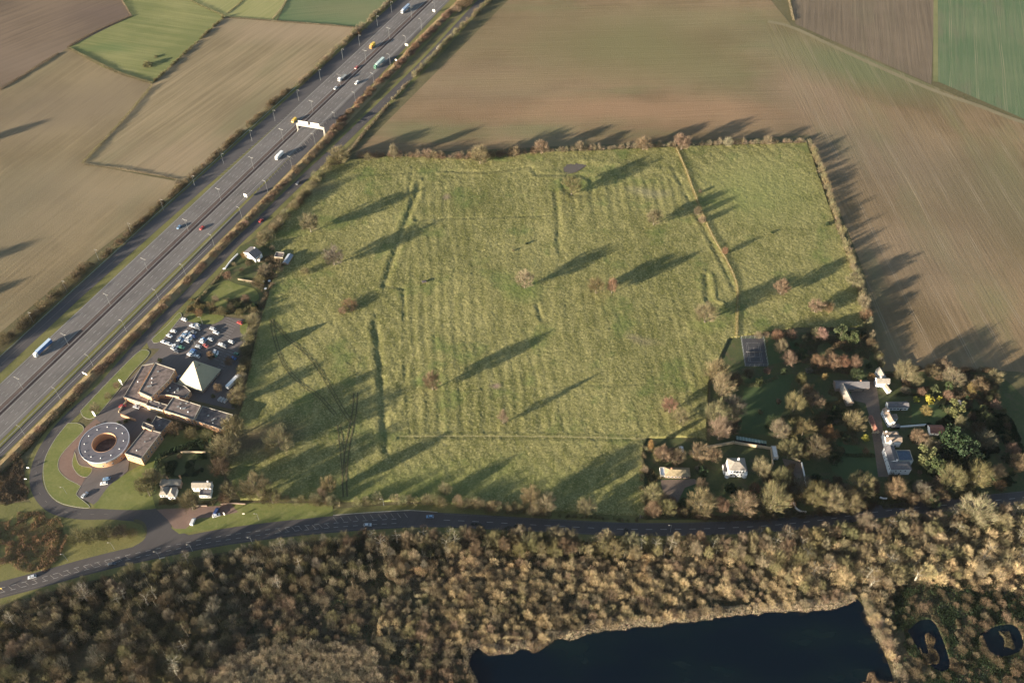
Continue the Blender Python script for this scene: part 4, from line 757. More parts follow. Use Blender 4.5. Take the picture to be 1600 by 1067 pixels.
for gi, gp in enumerate(GP):
    k_ = 0; P_ = np.array(gp); bl = [(1303, 590, 1360, 634), (1225, 712, 1262, 765), (1031, 726, 1092, 750), (1130, 710, 1172, 752)]
    for _ in range(200):
        px, py = gsr.uniform(*P_.T[0][[P_[:, 0].argmin(), P_[:, 0].argmax()]]), gsr.uniform(P_[:, 1].min(), P_[:, 1].max())
        if k_ >= 12 or not inpx(px, py, gp) or any(a0 < px < a2 and b0 < py < b2 for a0, b0, a2, b2 in bl): continue
        k_ += 1; big = gsr.random() < .35
        tree_px(px, py, gsr.uniform(18, 28) if big else gsr.uniform(8, 15), 'round' if big else str(gsr.choice(['scrub', 'scrub', 'bush'])), str(gsr.choice(['oltan', 'brown', 'olive', 'redtan', 'grey'] if gsr.random() < .75 else ['dark', 'green'])), 'small muted garden %s, one of several %s' % ('tree' if big else 'shrub', GL_[gi]), 1.0 if big else None, cat='tree' if big else 'bush', group='garden growth '+GL_[gi])
NAMED_TREES = NTREE[0]
# trees just left of the view whose long shadows cross the left fields
for i, (ex, ey, h, wd) in enumerate([(78, 188, 17, 12), (52, 378, 20, 16), (46, 434, 14, 12), (12, 452, 20, 22)]):
    e = np.array(at(ex, ey)); b = e-h/math.tan(SUN_EL)*np.array([math.cos(SUN_AZ), math.sin(SUN_AZ)])
    plant(b[0], b[1], h, wd, 'round', 'tan', 'bare tree beyond the left edge with shadow %s' % ['across the upper tan field', 'across the left middle', 'narrow and lowest but one', 'across the lowest strip'][i], 'tree')

# ---- hedges: one long plant each
def hedge(pts, width, height, tint, label, dens=30, lw=(.9, 1.7, .13), name='hedge', cat='hedge', gaps=0.0, world=False, hv=.35, leafy=False, z0=0.0, stuff=False):
    L = smooth(pts if world else atl(pts), 3); rng = np.random.default_rng(abs(hash(label)) % 1 + len(label)*7+int(L[0][0]) % 97)
    d = np.r_[0, np.cumsum(np.linalg.norm(np.diff(L, axis=0), axis=1))]; T = d[-1]
    n = int(T*dens*max(width, 1.5)/4); s = rng.uniform(0, T, n)
    if gaps: s = s[np.sin(s*.11+1)+np.sin(s*.043)*.8 > -1.9+gaps*2]; n = len(s)
    X = np.interp(s, d, L[:, 0]); Y = np.interp(s, d, L[:, 1]); dx = np.interp(s+.5, d, L[:, 0])-np.interp(s-.5, d, L[:, 0]); dy = np.interp(s+.5, d, L[:, 1])-np.interp(s-.5, d, L[:, 1]); nn = unit(np.stack([dy, -dx], 1))
    if height >= 2.4 and not leafy:      # a row of bushes grown together
        nb = max(3, int(T/max(.9, width*.2))); bc = np.sort(rng.uniform(0, T, nb)); bh = height*np.clip(rng.normal(.74, .24, nb), .35, 1.5); br = width/2*rng.uniform(.55, 1.1, nb)
        if gaps: kk = rng.random(nb) > gaps; bc, bh, br = bc[kk], bh[kk], br[kk]; nb = len(bc)
        n = int(T*dens*max(width, 1.5)/4*1.7); wgt = bh*br; bi = rng.choice(nb, n, p=wgt/wgt.sum()); u3 = unit(rng.normal(size=(n, 3)))*(rng.uniform(0, 1, (n, 1))**.4)
        s = np.clip(bc[bi]+u3[:, 0]*br[bi], 0, T); X = np.interp(s, d, L[:, 0]); Y = np.interp(s, d, L[:, 1]); dx = np.interp(s+.5, d, L[:, 0])-np.interp(s-.5, d, L[:, 0]); dy = np.interp(s+.5, d, L[:, 1])-np.interp(s-.5, d, L[:, 1]); nn = unit(np.stack([dy, -dx], 1)); tt_ = np.stack([-nn[:, 1], nn[:, 0]], 1)
        jit = rng.normal(0, width*.12, nb)[bi]; o = u3[:, 1]*br[bi]+jit; z = bh[bi]*(.5+.5*u3[:, 2])
        P = np.stack([X+nn[:, 0]*o, Y+nn[:, 1]*o, z+.1+z0], 1); vz = .35+z/np.maximum(bh[bi], .1)
        D = unit(np.stack([nn[:, 0]*u3[:, 1]*.9+tt_[:, 0]*u3[:, 0]*.9, nn[:, 1]*u3[:, 1]*.9+tt_[:, 1]*u3[:, 0]*.9, vz], 1)+rng.normal(0, .22, (n, 3)))
        sc = min(1.0, height/3.5)*.5+.5
        V = slivers(P, D, rng.uniform(lw[0]*1.1, lw[1]*1.3, n)*sc, lw[2]*.85*rng.uniform(.6, 1.4, n), rng)
        col = tones(n, rng, .6, 1.3)*(rng.uniform(.75, 1.2, (nb, 1))*(1+rng.normal(0, .05, (nb, 3))))[bi]
        o = link(name, np_mesh(name, V, 3, col, FOL), None, TINT[tint]); tag(o, label, cat)
        if stuff: tag(o, kind='stuff')
        return o
    g = rng.uniform(-1, 1, 4096); hn = np.interp(s/3.3, np.arange(4096), g)*.6+np.interp(s/9, np.arange(4096), g[::-1])*.6
    wn_ = 1+.25*np.interp(s/4.1, np.arange(4096), np.roll(g, 700)); H = height*(1+hv*hn)
    u = rng.uniform(-1, 1, n); v = rng.uniform(0, 1, n)**.7; lim = np.sqrt(np.clip(1-(np.abs(u)**2.2), 0, 1)); z = v*H*np.maximum(lim, .25)
    o = u*width/2*wn_; P = np.stack([X+nn[:, 0]*o, Y+nn[:, 1]*o, z+.1+z0], 1)
    D = unit(np.stack([nn[:, 0]*u*.6, nn[:, 1]*u*.6, np.full(n, .8)], 1)+rng.normal(0, .45, (n, 3)))
    sc = min(1.0, height/3.0)*.5+.5
    V = slivers(P, D, rng.uniform(lw[0], lw[1], n)*sc, lw[2]*rng.uniform(.7, 1.5, n)*(2.2 if leafy else 1), rng, leafy)
    col = tones(n, rng, .75, 1.2)*(1+.22*np.interp(s/5.7, np.arange(4096), np.roll(g, 99)))[:, None]
    o = link(name, np_mesh(name, V, 4 if leafy else 3, col, FOL), None, TINT[tint]); tag(o, label, cat)
    if stuff: tag(o, kind='stuff')
    return o
hedge([(785, -20), (757, 10), (728, 38), (700, 65), (672, 95), (645, 122)], 6, 6, 'oltan', 'sandy hedge along the local road beside the great field', 55)
hedge([(640, 127), (620, 150), (598, 175), (572, 205), (552, 232), (540, 242)], 4, 2.6, 'tan', 'low tan hedge continuing down the local road to the meadow corner', 55)
hedge([(538, 248), (515, 262), (492, 290), (470, 315), (450, 338), (430, 362), (408, 385)], 11, 9, 'oltan', 'thick sandy hedge between the local road and the meadow', 62)
hedge([(552, 247), (620, 246), (700, 247), (760, 247), (840, 239)], 7, 8, 'redtan', 'tall reddish far hedge of the meadow, left stretch', 60, hv=.5)
hedge([(840, 239), (920, 236), (1000, 231), (1055, 229)], 5, 6, 'tan', 'tan far hedge of the meadow above the pond', 60, hv=.6)
hedge([(1060, 229), (1130, 226), (1200, 225), (1258, 223)], 5, 5.5, 'tan', 'tan far hedge of the right hand meadow', 60, hv=.5)
hedge([(1262, 223), (1278, 260), (1293, 300), (1306, 345), (1322, 390), (1335, 430), (1346, 468), (1354, 505), (1362, 540), (1376, 575)], 6, 7.5, 'oltan', 'long sandy hedge down the right side of the meadow', 60, hv=.5)
hedge([(400, 488), (394, 512), (388, 540), (382, 565), (377, 595), (372, 635)], 10, 7, 'oltan', 'thick tan hedge between the car park and the meadow', 65)
hedge([(448, 402), (438, 420), (428, 440), (416, 462), (408, 482)], 5, 3.0, 'tan', 'tan hedge between the cottage garden and the meadow', 55)
hedge([(350, 425), (330, 448), (308, 472), (290, 490)], 3, 2.6, 'oltan', 'sandy hedge along the road edge of the cottage garden', 60)
hedge([(372, 436), (392, 443), (410, 446)], 1.6, 1.2, 'pale', 'low pale hedge across the cottage garden', 60)
hedge([(432, 783), (470, 786), (505, 787), (532, 788)], 8, 7.5, 'oltan', 'sandy lower hedge left of the gap', 60, hv=.5)
hedge([(548, 788), (600, 787), (650, 786), (700, 789), (740, 793), (795, 800), (860, 805)], 8, 8.5, 'oltan', 'long sandy lower hedge between the meadow and main road', 62, hv=.45)
hedge([(860, 806), (930, 810), (1000, 814)], 3, 2.6, 'olive', 'low broken olive hedge at the lower right of the meadow', 40, gaps=.5, hv=.7)
hedge([(1060, 808), (1120, 811), (1200, 810), (1262, 806), (1330, 798), (1372, 790)], 6, 4, 'brown', 'brown roadside hedge below the gardens on the right', 50, hv=.6)
hedge([(1005, 812), (1003, 770), (1003, 730), (1008, 700)], 3.5, 3, 'oltan', 'narrow hedge on the left boundary of the bungalow garden', 50)
hedge([(1380, 590), (1440, 577), (1500, 580), (1556, 580)], 5, 4, 'brown', 'brown hedge between the houses and the great field', 50, hv=.5)
hedge([(1500, 592), (1530, 590), (1550, 612), (1566, 645), (1575, 690)], 5, 3.5, 'olive', 'straggling hedge round the right hand garden', 45, hv=.6)
hedge([(1398, 618), (1430, 617), (1475, 619)], 2.5, 1.6, 'green', 'clipped green hedge behind the yellow bushes', 60, leafy=True, lw=(.3, .5, .2))
hedge([(1295, 708), (1330, 712), (1366, 712)], 2.5, 1.8, 'green', 'clipped green hedge along the top of the dark lawn', 60, leafy=True, lw=(.3, .5, .2))
hedge([(1264, 660), (1300, 655), (1345, 660)], 3, 2, 'dark', 'dark shrub border left of the gravel drive', 60, leafy=True, lw=(.3, .5, .2))
hedge([(1160, 600), (1180, 603), (1215, 590)], 3, 2.2, 'olive', 'olive shrub border below the tennis court', 50)
hedge([(1157, 655), (1120, 690)], 3, 2.5, 'brown', 'short brown hedge above the walled garden', 50)
hedge([(330, 688), (336, 716), (340, 740)], 4, 6, 'dark', 'tall dark hedge between the cottages and the tree clump', 80, leafy=True, lw=(.3, .6, .25), hv=.1)
hedge([(250, 716), (290, 700), (328, 688)], 3, 5, 'dark', 'dark clipped hedge behind the cottages', 80, leafy=True, lw=(.3, .5, .2), hv=.1)
hedge([(248, 720), (243, 745), (240, 770)], 3, 5, 'dark', 'dark clipped hedge left of the gabled cottage', 80, leafy=True, lw=(.3, .5, .2), hv=.1)
# motorway-side growth
HL = lambda s0, s1, o: [mw(s, o) for s in range(s0, s1+1, 25)]
hedge(HL(-470, -120, -43.5), 10, 7.5, 'brown', 'brown thorn hedge on the left bank of the motorway, lower stretch', 50, world=True, hv=.5)
hedge(HL(-110, 140, -41.5), 7, 5.2, 'brown', 'brown thorn hedge on the left bank of the motorway, middle stretch', 50, world=True, hv=.5)
hedge(HL(150, 620, -37), 7, 5.5, 'tan', 'tan thorn hedge on the left bank of the motorway, upper stretch', 50, world=True, hv=.5)
bank = smooth([mw(s, o) for s, o in ((-480, 33.5), (-200, 33.5), (0, 33), (150, 31), (300, 27.5), (420, 31), (600, 34))], 6)
m = MB(); ribbon_mesh(m, bank, -4.5, 0, .12, M_bank, 1.8); ribbon_mesh(m, bank, 0, 4.5, 1.8, M_bank, .12); tag(m.build('grass_bank'), 'tan dry grass bank between the motorway and the local road', 'bank', kind='structure')
BL = lambda s0, s1, o0, o1: [mw(s, o0+(o1-o0)*(s-s0)/(s1-s0)) for s in range(s0, s1+1, 25)]
hedge(BL(-480, -130, 35, 35), 8, 2.8, 'redtan', 'rusty reeds and brush on the bank beside the lower motorway', 60, (.8, 1.5, .14), 'bank_brush', 'brush', world=True, stuff=True)
hedge(BL(-130, 130, 34, 33), 8, 3.4, 'redtan', 'reddish brush on the bank beside the middle motorway', 70, (.8, 1.5, .14), 'bank_brush', 'brush', world=True, stuff=True)
hedge(BL(105, 330, 30, 29), 9, 4.0, 'red', 'rust coloured brush on the bank beyond the gantry', 75, (.8, 1.5, .14), 'bank_brush', 'brush', world=True, stuff=True)
hedge(BL(330, 620, 33, 40), 14, 5, 'redtan', 'reddish thicket on the bank beside the upper motorway', 60, (.8, 1.5, .14), 'bank_brush', 'brush', world=True, stuff=True)
hedge(BL(-480, -230, 38.5, 38), 2, 1.4, 'green', 'low green hedge along the local road below the bank', 60, world=True, leafy=True, lw=(.3, .5, .18))
# thin field boundaries at the top left and right
for pts, w, h, ti, lb in [([(0, 141), (40, 117), (92, 84)], 2.2, 2.2, 'brown', 'low hedge between the dark field and the tan field'), ([(105, 75), (150, 50), (205, 26)], 1.8, 1.6, 'brown', 'low hedge between the dark field and the ridged pasture'), ([(205, 26), (196, 10), (184, -6)], 1.6, 1.6, 'tan', 'short hedge running off the top left edge'),
        ([(108, 76), (150, 98), (190, 116), (238, 131)], 3.2, 1.8, 'oltan', 'curved hedge along the bottom of the ridged pasture'), ([(240, 130), (270, 102), (310, 65), (350, 28)], 2.8, 2.8, 'olive', 'hedge between the ridged pasture and the stubble field'), ([(238, 135), (200, 180), (165, 218), (129, 256)], 1.8, 2.2, 'olive', 'dark hedge between the tan field and the stubble field'),
        ([(130, 257), (200, 266), (280, 281)], 1.6, 1.4, 'tan', 'low ditch hedge along the bottom of the stubble field'), ([(352, 27), (430, 34), (500, 39), (575, 46)], 1.6, 1.4, 'tan', 'low hedge above the stubble field'), ([(352, 26), (315, 10), (285, -6)], 1.6, 1.4, 'olive', 'low hedge between the two pale pastures'), ([(355, 22), (372, 8), (385, -4)], 1.5, 1.3, 'olive', 'short low hedge at the top edge of the pasture'), ([(426, 31), (440, 14), (450, -4)], 1.5, 1.6, 'tan', 'hedge between the pale strip and the green crop'),
        ([(1231, -6), (1236, 16), (1240, 33)], 2.2, 2.0, 'tan', 'short hedge at the top of the great field')]:
    hedge(pts, w, h, ti, lb, 75)

# ------------------------------------------------------------------ the wood below the road
def inpx(px, py, poly): return inpoly(np.array([px]), np.array([py]), poly)[0]
TOPE = [(-60, 980), (0, 955), (130, 915), (260, 885), (390, 861), (500, 848), (600, 840), (700, 838), (860, 843), (1000, 849), (1150, 847), (1262, 838), (1375, 821), (1487, 808), (1600, 797), (1660, 790)]
tx = [p[0] for p in TOPE]; ty = [p[1] for p in TOPE]
LK = LAKE_PX; PK2 = [(1408, 975), (1440, 954), (1470, 965), (1494, 1040), (1470, 1060), (1436, 1038)]; PK3 = [(1526, 990), (1555, 974), (1590, 974), (1602, 1000), (1592, 1022), (1553, 1028)]
rng = np.random.default_rng(11); cand = []
cell = {}
def far_enough(x, y, r):
    ci, cj = int(x//6), int(y//6)
    for a in range(ci-1, ci+2):
        for b in range(cj-1, cj+2):
            for (u, v, q) in cell.get((a, b), ()):
                if (u-x)**2+(v-y)**2 < (.5*(r+q))**2: return False
    cell.setdefault((ci, cj), []).append((x, y, r)); return True
def zone(px, py):
    """what grows at this spot: kind, tint, height range, width/height, spacing, keep"""
    edge = py-np.interp(px, tx, ty)
    if edge < 26 and px > 520: return (rng.choice(['round', 'round', 'slim']), rng.choice(['oltan', 'tan', 'olive', 'brown']), (9.5, 13.5), .72, 4.4, .95)
    n = math.sin(px*.031+1.3)*math.cos(py*.043)+.5*math.sin(px*.011-py*.05)
    if py < np.interp(px, [0, 300, 560, 640, 760], [985, 945, 915, 900, 850]) and px < 760:       # pale-stemmed belt
        return ('slim' if rng.random() < .5 else ('round' if rng.random() < .5 else 'scrub'), rng.choice(['pale', 'tan', 'oltan', 'grey', 'brown', 'olive']), (8, 13), .55, 4.0, .85)
    if px < 340 and py < 1070: return (rng.choice(['round', 'slim', 'scrub']), rng.choice(['grey', 'oltan', 'tan', 'brown']), (7, 12), .75, 4.4, .75)
    if px > 1150 and py < np.interp(px, [1150, 1250, 1400, 1600], [875, 925, 915, 900]): return (rng.choice(['round', 'slim', 'round', 'scrub']), rng.choice(['wtan', 'oltan', 'wtan', 'tan', 'olive']), (6, 11), .85, 4.0, .95)
    if px > 1395: return ('scrub', rng.choice(['brown', 'redtan', 'brown', 'tan']), (2.0, 5), 1.4, 4.6, .3 if n < .15 else .7)
    if 330 < px < 595 and py > np.interp(px, [330, 450, 595], [1035, 1000, 1015]): return ('scrub', rng.choice(['straw', 'straw', 'pale']), (3.5, 5.5), 1.2, 2.9, .98)
    if 590 < px < 760 and py > 1045: return ('scrub', rng.choice(['redtan', 'rust', 'brown']), (2.5, 4), 1.3, 3.4, .9)
    if px > 700: return (rng.choice(['scrub', 'scrub', 'round']), rng.choice(['wtan', 'wtan', 'tan', 'redtan', 'wtan', 'brown'] if py > 872 else ['olive', 'oltan', 'brown', 'tan']), (2.6, 6), 1.25, 3.7, .95 if n < .55 else .6)
    return (rng.choice(['scrub', 'round', 'scrub']), rng.choice(['tan', 'brown', 'oltan', 'redtan', 'olive', 'brown']), (2.4, 6), 1.3, 4.0, .82 if n < .2 else .6)
for _ in range(60000):
    px = rng.uniform(-60, 1660); py = rng.uniform(800, 1110)
    if py < np.interp(px, tx, ty): continue
    if inpx(px, py, LK) or inpx(px, py, PK2) or inpx(px, py, PK3): continue
    if abs(px-(284+(py-985)*.62)) < 3 and py > 960: continue           # the straight ride through the wood
    if 480 < px < 700 and py > 975 and abs(py-(1012+(px-500)*.03)) < 26 and rng.random() < .75: continue
    x, y = at(px, py); kd = zone(px, py)
    if not far_enough(x, y, kd[4]): continue
    if rng.random() > kd[5]: continue
    h = rng.uniform(*kd[2])
    cand.append((x, y, h, h*kd[3]*rng.uniform(.8, 1.25), kd[0], kd[1], px, py))
cand.sort(key=lambda c: -c[2]*c[3]*(1 if c[4] in ('round', 'slim') else .25)*(1 if 0 <= c[6] <= 1600 and c[7] < 1075 else .01))
NIND = 150
ZL = [(250, 'bare tree in the dark left part of the wood below the road', 'bare trees at the left of the wood'), (480, 'pale stemmed bare tree in the wood below the bend of the main road', 'pale stemmed trees in the wood'), (760, 'pale slender bare tree in the wood edge below the middle of the main road', 'pale slender trees at the wood edge'),
      (1150, 'sandy bare tree in the wood between the main road and the lake', 'sandy trees above the lake'), (1400, 'feathery sandy tree in the wood above the right end of the lake', 'feathery trees above the lake corner'), (2000, 'sandy bare tree in the wood at the far right', 'bare trees at the right of the wood')]
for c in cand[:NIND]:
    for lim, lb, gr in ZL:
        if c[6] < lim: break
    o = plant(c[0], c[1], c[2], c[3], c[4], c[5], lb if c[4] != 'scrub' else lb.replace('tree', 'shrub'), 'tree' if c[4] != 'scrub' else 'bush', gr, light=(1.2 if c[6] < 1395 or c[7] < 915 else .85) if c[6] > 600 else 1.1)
# the rest of the wood: one mass nobody could count
def np_template(cr):
    n = len(cr.vertices); V = np.empty(n*3, np.float32); cr.vertices.foreach_get('co', V); C = np.empty(n*4, np.float32); cr.color_attributes['Col'].data.foreach_get('color', C)
    return V.reshape(-1, 3, 3), C.reshape(-1, 3, 4)[:, 0, :3]
NPT = {k: [np_template(t[1]) for t in TEMPL[k]] for k in ('round', 'slim', 'scrub')}
VV = []; CC = []; tr = MB()
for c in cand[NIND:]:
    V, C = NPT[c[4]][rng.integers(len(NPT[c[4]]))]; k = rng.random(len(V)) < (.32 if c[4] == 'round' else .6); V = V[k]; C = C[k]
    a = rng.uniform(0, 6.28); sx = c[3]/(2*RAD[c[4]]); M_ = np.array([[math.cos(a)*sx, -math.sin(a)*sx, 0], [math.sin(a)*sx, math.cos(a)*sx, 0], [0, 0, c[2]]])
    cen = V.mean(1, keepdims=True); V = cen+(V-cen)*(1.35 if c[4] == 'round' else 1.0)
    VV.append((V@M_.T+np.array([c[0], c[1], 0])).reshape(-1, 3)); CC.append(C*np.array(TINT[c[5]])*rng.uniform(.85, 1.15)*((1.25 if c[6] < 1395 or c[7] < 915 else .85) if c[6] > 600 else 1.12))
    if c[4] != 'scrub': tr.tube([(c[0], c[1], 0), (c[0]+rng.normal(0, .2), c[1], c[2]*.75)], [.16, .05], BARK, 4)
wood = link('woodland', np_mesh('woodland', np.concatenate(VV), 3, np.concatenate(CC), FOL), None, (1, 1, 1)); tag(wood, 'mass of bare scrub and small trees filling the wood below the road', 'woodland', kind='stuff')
tt = tr.build('trunks', wood, (.45, .40, .29)); tag(tt, kind='stuff')
print('cand', len(cand), 'tris', sum(len(v) for v in VV)//3, 'named', NAMED_TREES)
# ground cover in the wood: dark ivy, brambles, dead grass
def scatter_cover(name, poly_px, n, h, tint, label, lw=(.5, 1.0, .16), leafy=False, cat='undergrowth', clump=0.0, seed=1, avoid=(), flat=False, warp=1.0):
    rg = np.random.default_rng(seed); P = np.array(atl(poly_px)); a, b = P.min(0), P.max(0); poly = [tuple(p) for p in P]
    X = rg.uniform(a[0], b[0], n*4); Y = rg.uniform(a[1], b[1], n*4); wx = 7*vnoise(X, Y, 14, rg)+3*vnoise(X, Y, 5, rg); wy = 7*vnoise(X+500, Y, 14, rg)+3*vnoise(X, Y+300, 5, rg); k = inpoly(X+wx*warp, Y+wy*warp, poly)
    for q in avoid: k &= ~inpoly(X, Y, q)
    if clump:
        nz = vnoise(X, Y, 6, rg)+.6*vnoise(X, Y, 17, rg); k &= nz > clump
    X = X[k][:n]; Y = Y[k][:n]; n = len(X); lump = np.clip(.42+.75*vnoise(X, Y, 3.3, rg)+.35*vnoise(X, Y, 7.5, rg), .06, 1.25) if h > 1.5 else 1.0
    z = rg.uniform(0, 1, n)**.8*h*lump*(.7+.3*rg.random(n))
    D = unit(np.stack([rg.normal(0, .35, n), rg.normal(0, .35, n), np.full(n, .25 if flat else 1.0)], 1)+rg.normal(0, .25, (n, 3)))
    V = slivers(np.stack([X, Y, z+.12], 1), D, rg.uniform(lw[0], lw[1], n), lw[2]*rg.uniform(.6, 1.4, n), rg, leafy)
    tn = tones(n, rg, .6, 1.3)*(1+.3*vnoise(X, Y, 9, rg)+.15*vnoise(X, Y, 3, rg))[:, None]*(1+np.stack([.12*vnoise(X, Y, 20, rg), 0*X, -.1*vnoise(X, Y, 26, rg)], 1))
    return tag(link(name, np_mesh(name, V, 4 if leafy else 3, tn, FOL), None, TINT[tint]), label, cat, kind='stuff')
WPX = [(x, y-6) for x, y in TOPE]+[(1700, 1110), (-100, 1110)]
AV = (LAKE, P2, P3)
def inzone(px0, px1, py0, py1): return [(px0, py0), (px1, py0), (px1, py1), (px0, py1)]
scatter_cover('scrub', [(x, y) for x, y in TOPE if 600 <= x <= 1375]+[(1375, 846), (1262, 863), (1150, 872), (1000, 874), (860, 868), (600, 866)], 50000, 3.0, 'olive', 'olive undergrowth along the road edge of the wood', (1.2, 2.4, .11), clump=-.3, seed=20)
WMID = [(x, y+22) for x, y in TOPE if 600 <= x <= 1375]+[(1390, 925), (1340, 925), (1000, 965), (830, 990), (720, 1000), (600, 1000)]
scatter_cover('scrub', WMID, 300000, 4.4, 'wtan', 'tall feathery tan scrub between the main road and the lake', (1.0, 2.0, .11), avoid=AV, clump=-.35, seed=21)
scatter_cover('scrub', [(1340, 828), (1500, 810), (1660, 795), (1660, 905), (1400, 925)], 100000, 5.0, 'wtan', 'feathery sandy scrub in the wood at the far right', (1.4, 2.8, .11), avoid=AV, clump=-.5, seed=22)
scatter_cover('scrub', [(350, 900), (560, 880), (620, 1000), (720, 1010), (720, 1110), (250, 1110), (300, 960)], 160000, 3.8, 'tan', 'brown feathery scrub in the lower middle of the wood', (1.2, 2.2, .12), avoid=AV, clump=-.1, seed=23)
scatter_cover('scrub', [(328, 1038), (400, 1020), (450, 1003), (595, 1018), (600, 1110), (310, 1110)], 60000, 3.4, 'straw', 'pale straw coloured willow scrub at the bottom edge', (1.2, 2.4, .12), avoid=AV, clump=-.7, seed=24)
scatter_cover('scrub', [(0, 975), (260, 905), (520, 865), (560, 890), (330, 960), (250, 1110), (-60, 1110)], 110000, 3.4, 'olive', 'dull olive scrub under the trees at the left of the wood', (1.1, 2.0, .12), avoid=AV, clump=-.1, seed=25)
scatter_cover('scrub', [(1400, 930), (1600, 905), (1660, 905), (1660, 1110), (1405, 1110)], 60000, 2.2, 'brown', 'reddish brown scrub around the pools at the lower right', (1.1, 2.0, .13), avoid=AV, clump=.3, seed=26)
for i_, (pts_, n_, tn_, lb_) in enumerate([([(1215, 650), (1300, 640), (1350, 645), (1350, 690), (1290, 720), (1240, 715)], 16000, 'olive', 'olive shrubbery between the garden trees and the drive'), ([(1200, 515), (1350, 512), (1365, 560), (1350, 585), (1240, 590)], 12000, 'brown', 'brown shrubbery right of the tennis court'),
        ([(1400, 575), (1560, 580), (1575, 660), (1480, 640), (1490, 610), (1410, 605)], 16000, 'brown', 'mixed shrubbery at the top of the right hand garden'), ([(1010, 700), (1040, 695), (1060, 725), (1020, 760), (1008, 800)], 6000, 'olive', 'rough shrubbery left of the ochre bungalow'),
        ([(1190, 735), (1240, 725), (1240, 760), (1300, 745), (1360, 745), (1370, 780), (1200, 800)], 16000, 'brown', 'brown shrubbery along the roadside gardens'), ([(290, 470), (405, 465), (405, 492), (285, 492)], 9000, 'olive', 'belt of shrubbery above the car park'), ([(385, 405), (455, 400), (420, 460), (395, 450)], 6000, 'brown', 'shrubbery in the roadside cottage garden'),
        ([(256, 716), (322, 694), (326, 728), (300, 745), (262, 742)], 5000, 'dark', 'dark shrubs and clutter behind the two cottages'), ([(1300, 600), (1345, 640), (1350, 665), (1270, 660), (1260, 620)], 8000, 'olive', 'olive shrubbery left of the grey barn'), ([(248, 790), (345, 788), (345, 778), (250, 780)], 4000, 'olive', 'low shrubs in front of the two cottages'), ([(255, 660), (330, 672), (328, 690), (300, 690), (250, 680)], 5000, 'olive', 'low shrubs in front of the hotel wing')]):
    scatter_cover('shrubbery', pts_, int(n_*1.8), 2.6, tn_, lb_, (.8, 1.5, .16), seed=40+i_, clump=-.05, cat='shrubbery', warp=.5)
scatter_cover('undergrowth', WPX, 90000, 1.0, 'brown', 'brown brambles and dead stems covering the woodland floor', (.7, 1.4, .17), avoid=AV, clump=-.5, seed=2)
scatter_cover('undergrowth', WPX, 70000, .7, 'dark', 'dark green ivy and brambles between the woodland trees', (.5, .9, .35), True, avoid=AV, clump=.15, seed=3)
scatter_cover('undergrowth', [(1395, 925), (1600, 900), (1660, 900), (1660, 1110), (1400, 1110)], 60000, .8, 'dark', 'dark green growth round the pools at the lower right', (.4, .7, .3), True, avoid=AV, clump=-.1, seed=4)
# reeds on the water's edge
def reeds(pts, w, off, label, h=2.2, tint='gold', seed=1, name='reeds', dens=60):
    L = smooth(atl(pts), 3); L = offset_line(L, off); return hedge([tuple(p) for p in L], w, h, tint, label, dens, (1.0, 1.7, .15), name, 'reeds', world=True, stuff=True, hv=.3)
reeds([(726, 1020), (747, 1006), (785, 1016), (803, 1012), (816, 1004), (834, 1010), (862, 993), (890, 992), (922, 981)], 6, 0, 'golden reeds at the left head of the lake', 2.3, 'straw')
reeds([(922, 980), (960, 976), (1022, 971), (1094, 961), (1187, 952), (1281, 946), (1318, 937), (1334, 933)], 7, -.5, 'golden reeds along the top shore of the lake', 2.3, 'straw')
reeds([(1336, 934), (1347, 942), (1361, 974), (1383, 1022), (1396, 1058), (1410, 1100)], 9, -3.5, 'tan reeds along the right shore of the lake', 2.4, 'straw')
scatter_cover('reeds', [(742, 996), (812, 990), (815, 1008), (803, 1021), (785, 1026), (764, 1028), (750, 1014)], 14000, 2.4, 'redtan', 'brown reed bed jutting into the lake, left', (1.2, 1.9, .13), seed=31, warp=.25)
scatter_cover('reeds', [(819, 990), (866, 986), (864, 1000), (846, 1013), (835, 1020), (823, 1010)], 8000, 2.4, 'redtan', 'brown reed bed jutting into the lake, right', (1.2, 1.9, .13), seed=32, warp=.25)
reeds([(728, 1022), (724, 1036), (732, 1056), (742, 1078)], 5, -1, 'tan reeds along the left shore of the lake', 2.2, 'tan')
scatter_cover('reeds', [(1430, 990), (1450, 985), (1475, 1030), (1462, 1040), (1440, 1025)], 3500, 1.6, 'brown', 'brown reed clump inside the narrow pool', (.8, 1.3, .14), seed=5, clump=-.25, warp=.9)
scatter_cover('reeds', [(1548, 992), (1575, 986), (1585, 1010), (1560, 1014)], 2200, 1.6, 'brown', 'brown reed clump inside the small pool', (.8, 1.3, .14), seed=6, clump=-.25, warp=.9)
scatter_cover('reeds', [(1322, 1060), (1360, 1050), (1400, 1062), (1410, 1100), (1320, 1100)], 8000, 2.5, 'redtan', 'reddish scrub at the bottom end of the lake', (1, 1.8, .2), seed=7)
# island and bank thickets
scatter_cover('thicket', [(0, 806), (40, 800), (88, 812), (108, 830), (100, 860), (60, 884), (0, 894), (-100, 910), (-100, 820)], 30000, 3.0, 'rust', 'rusty brown thicket on the road island', (1, 1.8, .17), seed=8, cat='thicket', clump=-.7)
scatter_cover('thicket', [(-60, 742), (6, 712), (30, 704), (38, 716), (36, 745), (44, 776), (0, 784), (-60, 790)], 20000, 2.8, 'brown', 'brown thicket outside the bend of the local road', (1, 1.8, .17), seed=9, cat='thicket', clump=-.7)
scatter_cover('undergrowth', [(1008, 812), (1004, 760), (1100, 790), (1200, 770), (1262, 750), (1340, 760), (1390, 765), (1480, 745), (1560, 740), (1560, 770), (1400, 786), (1262, 802), (1150, 810)], 60000, 1.2, 'olive', 'mixed undergrowth beneath the roadside garden trees', (.6, 1.2, .2), seed=10, clump=-.2)
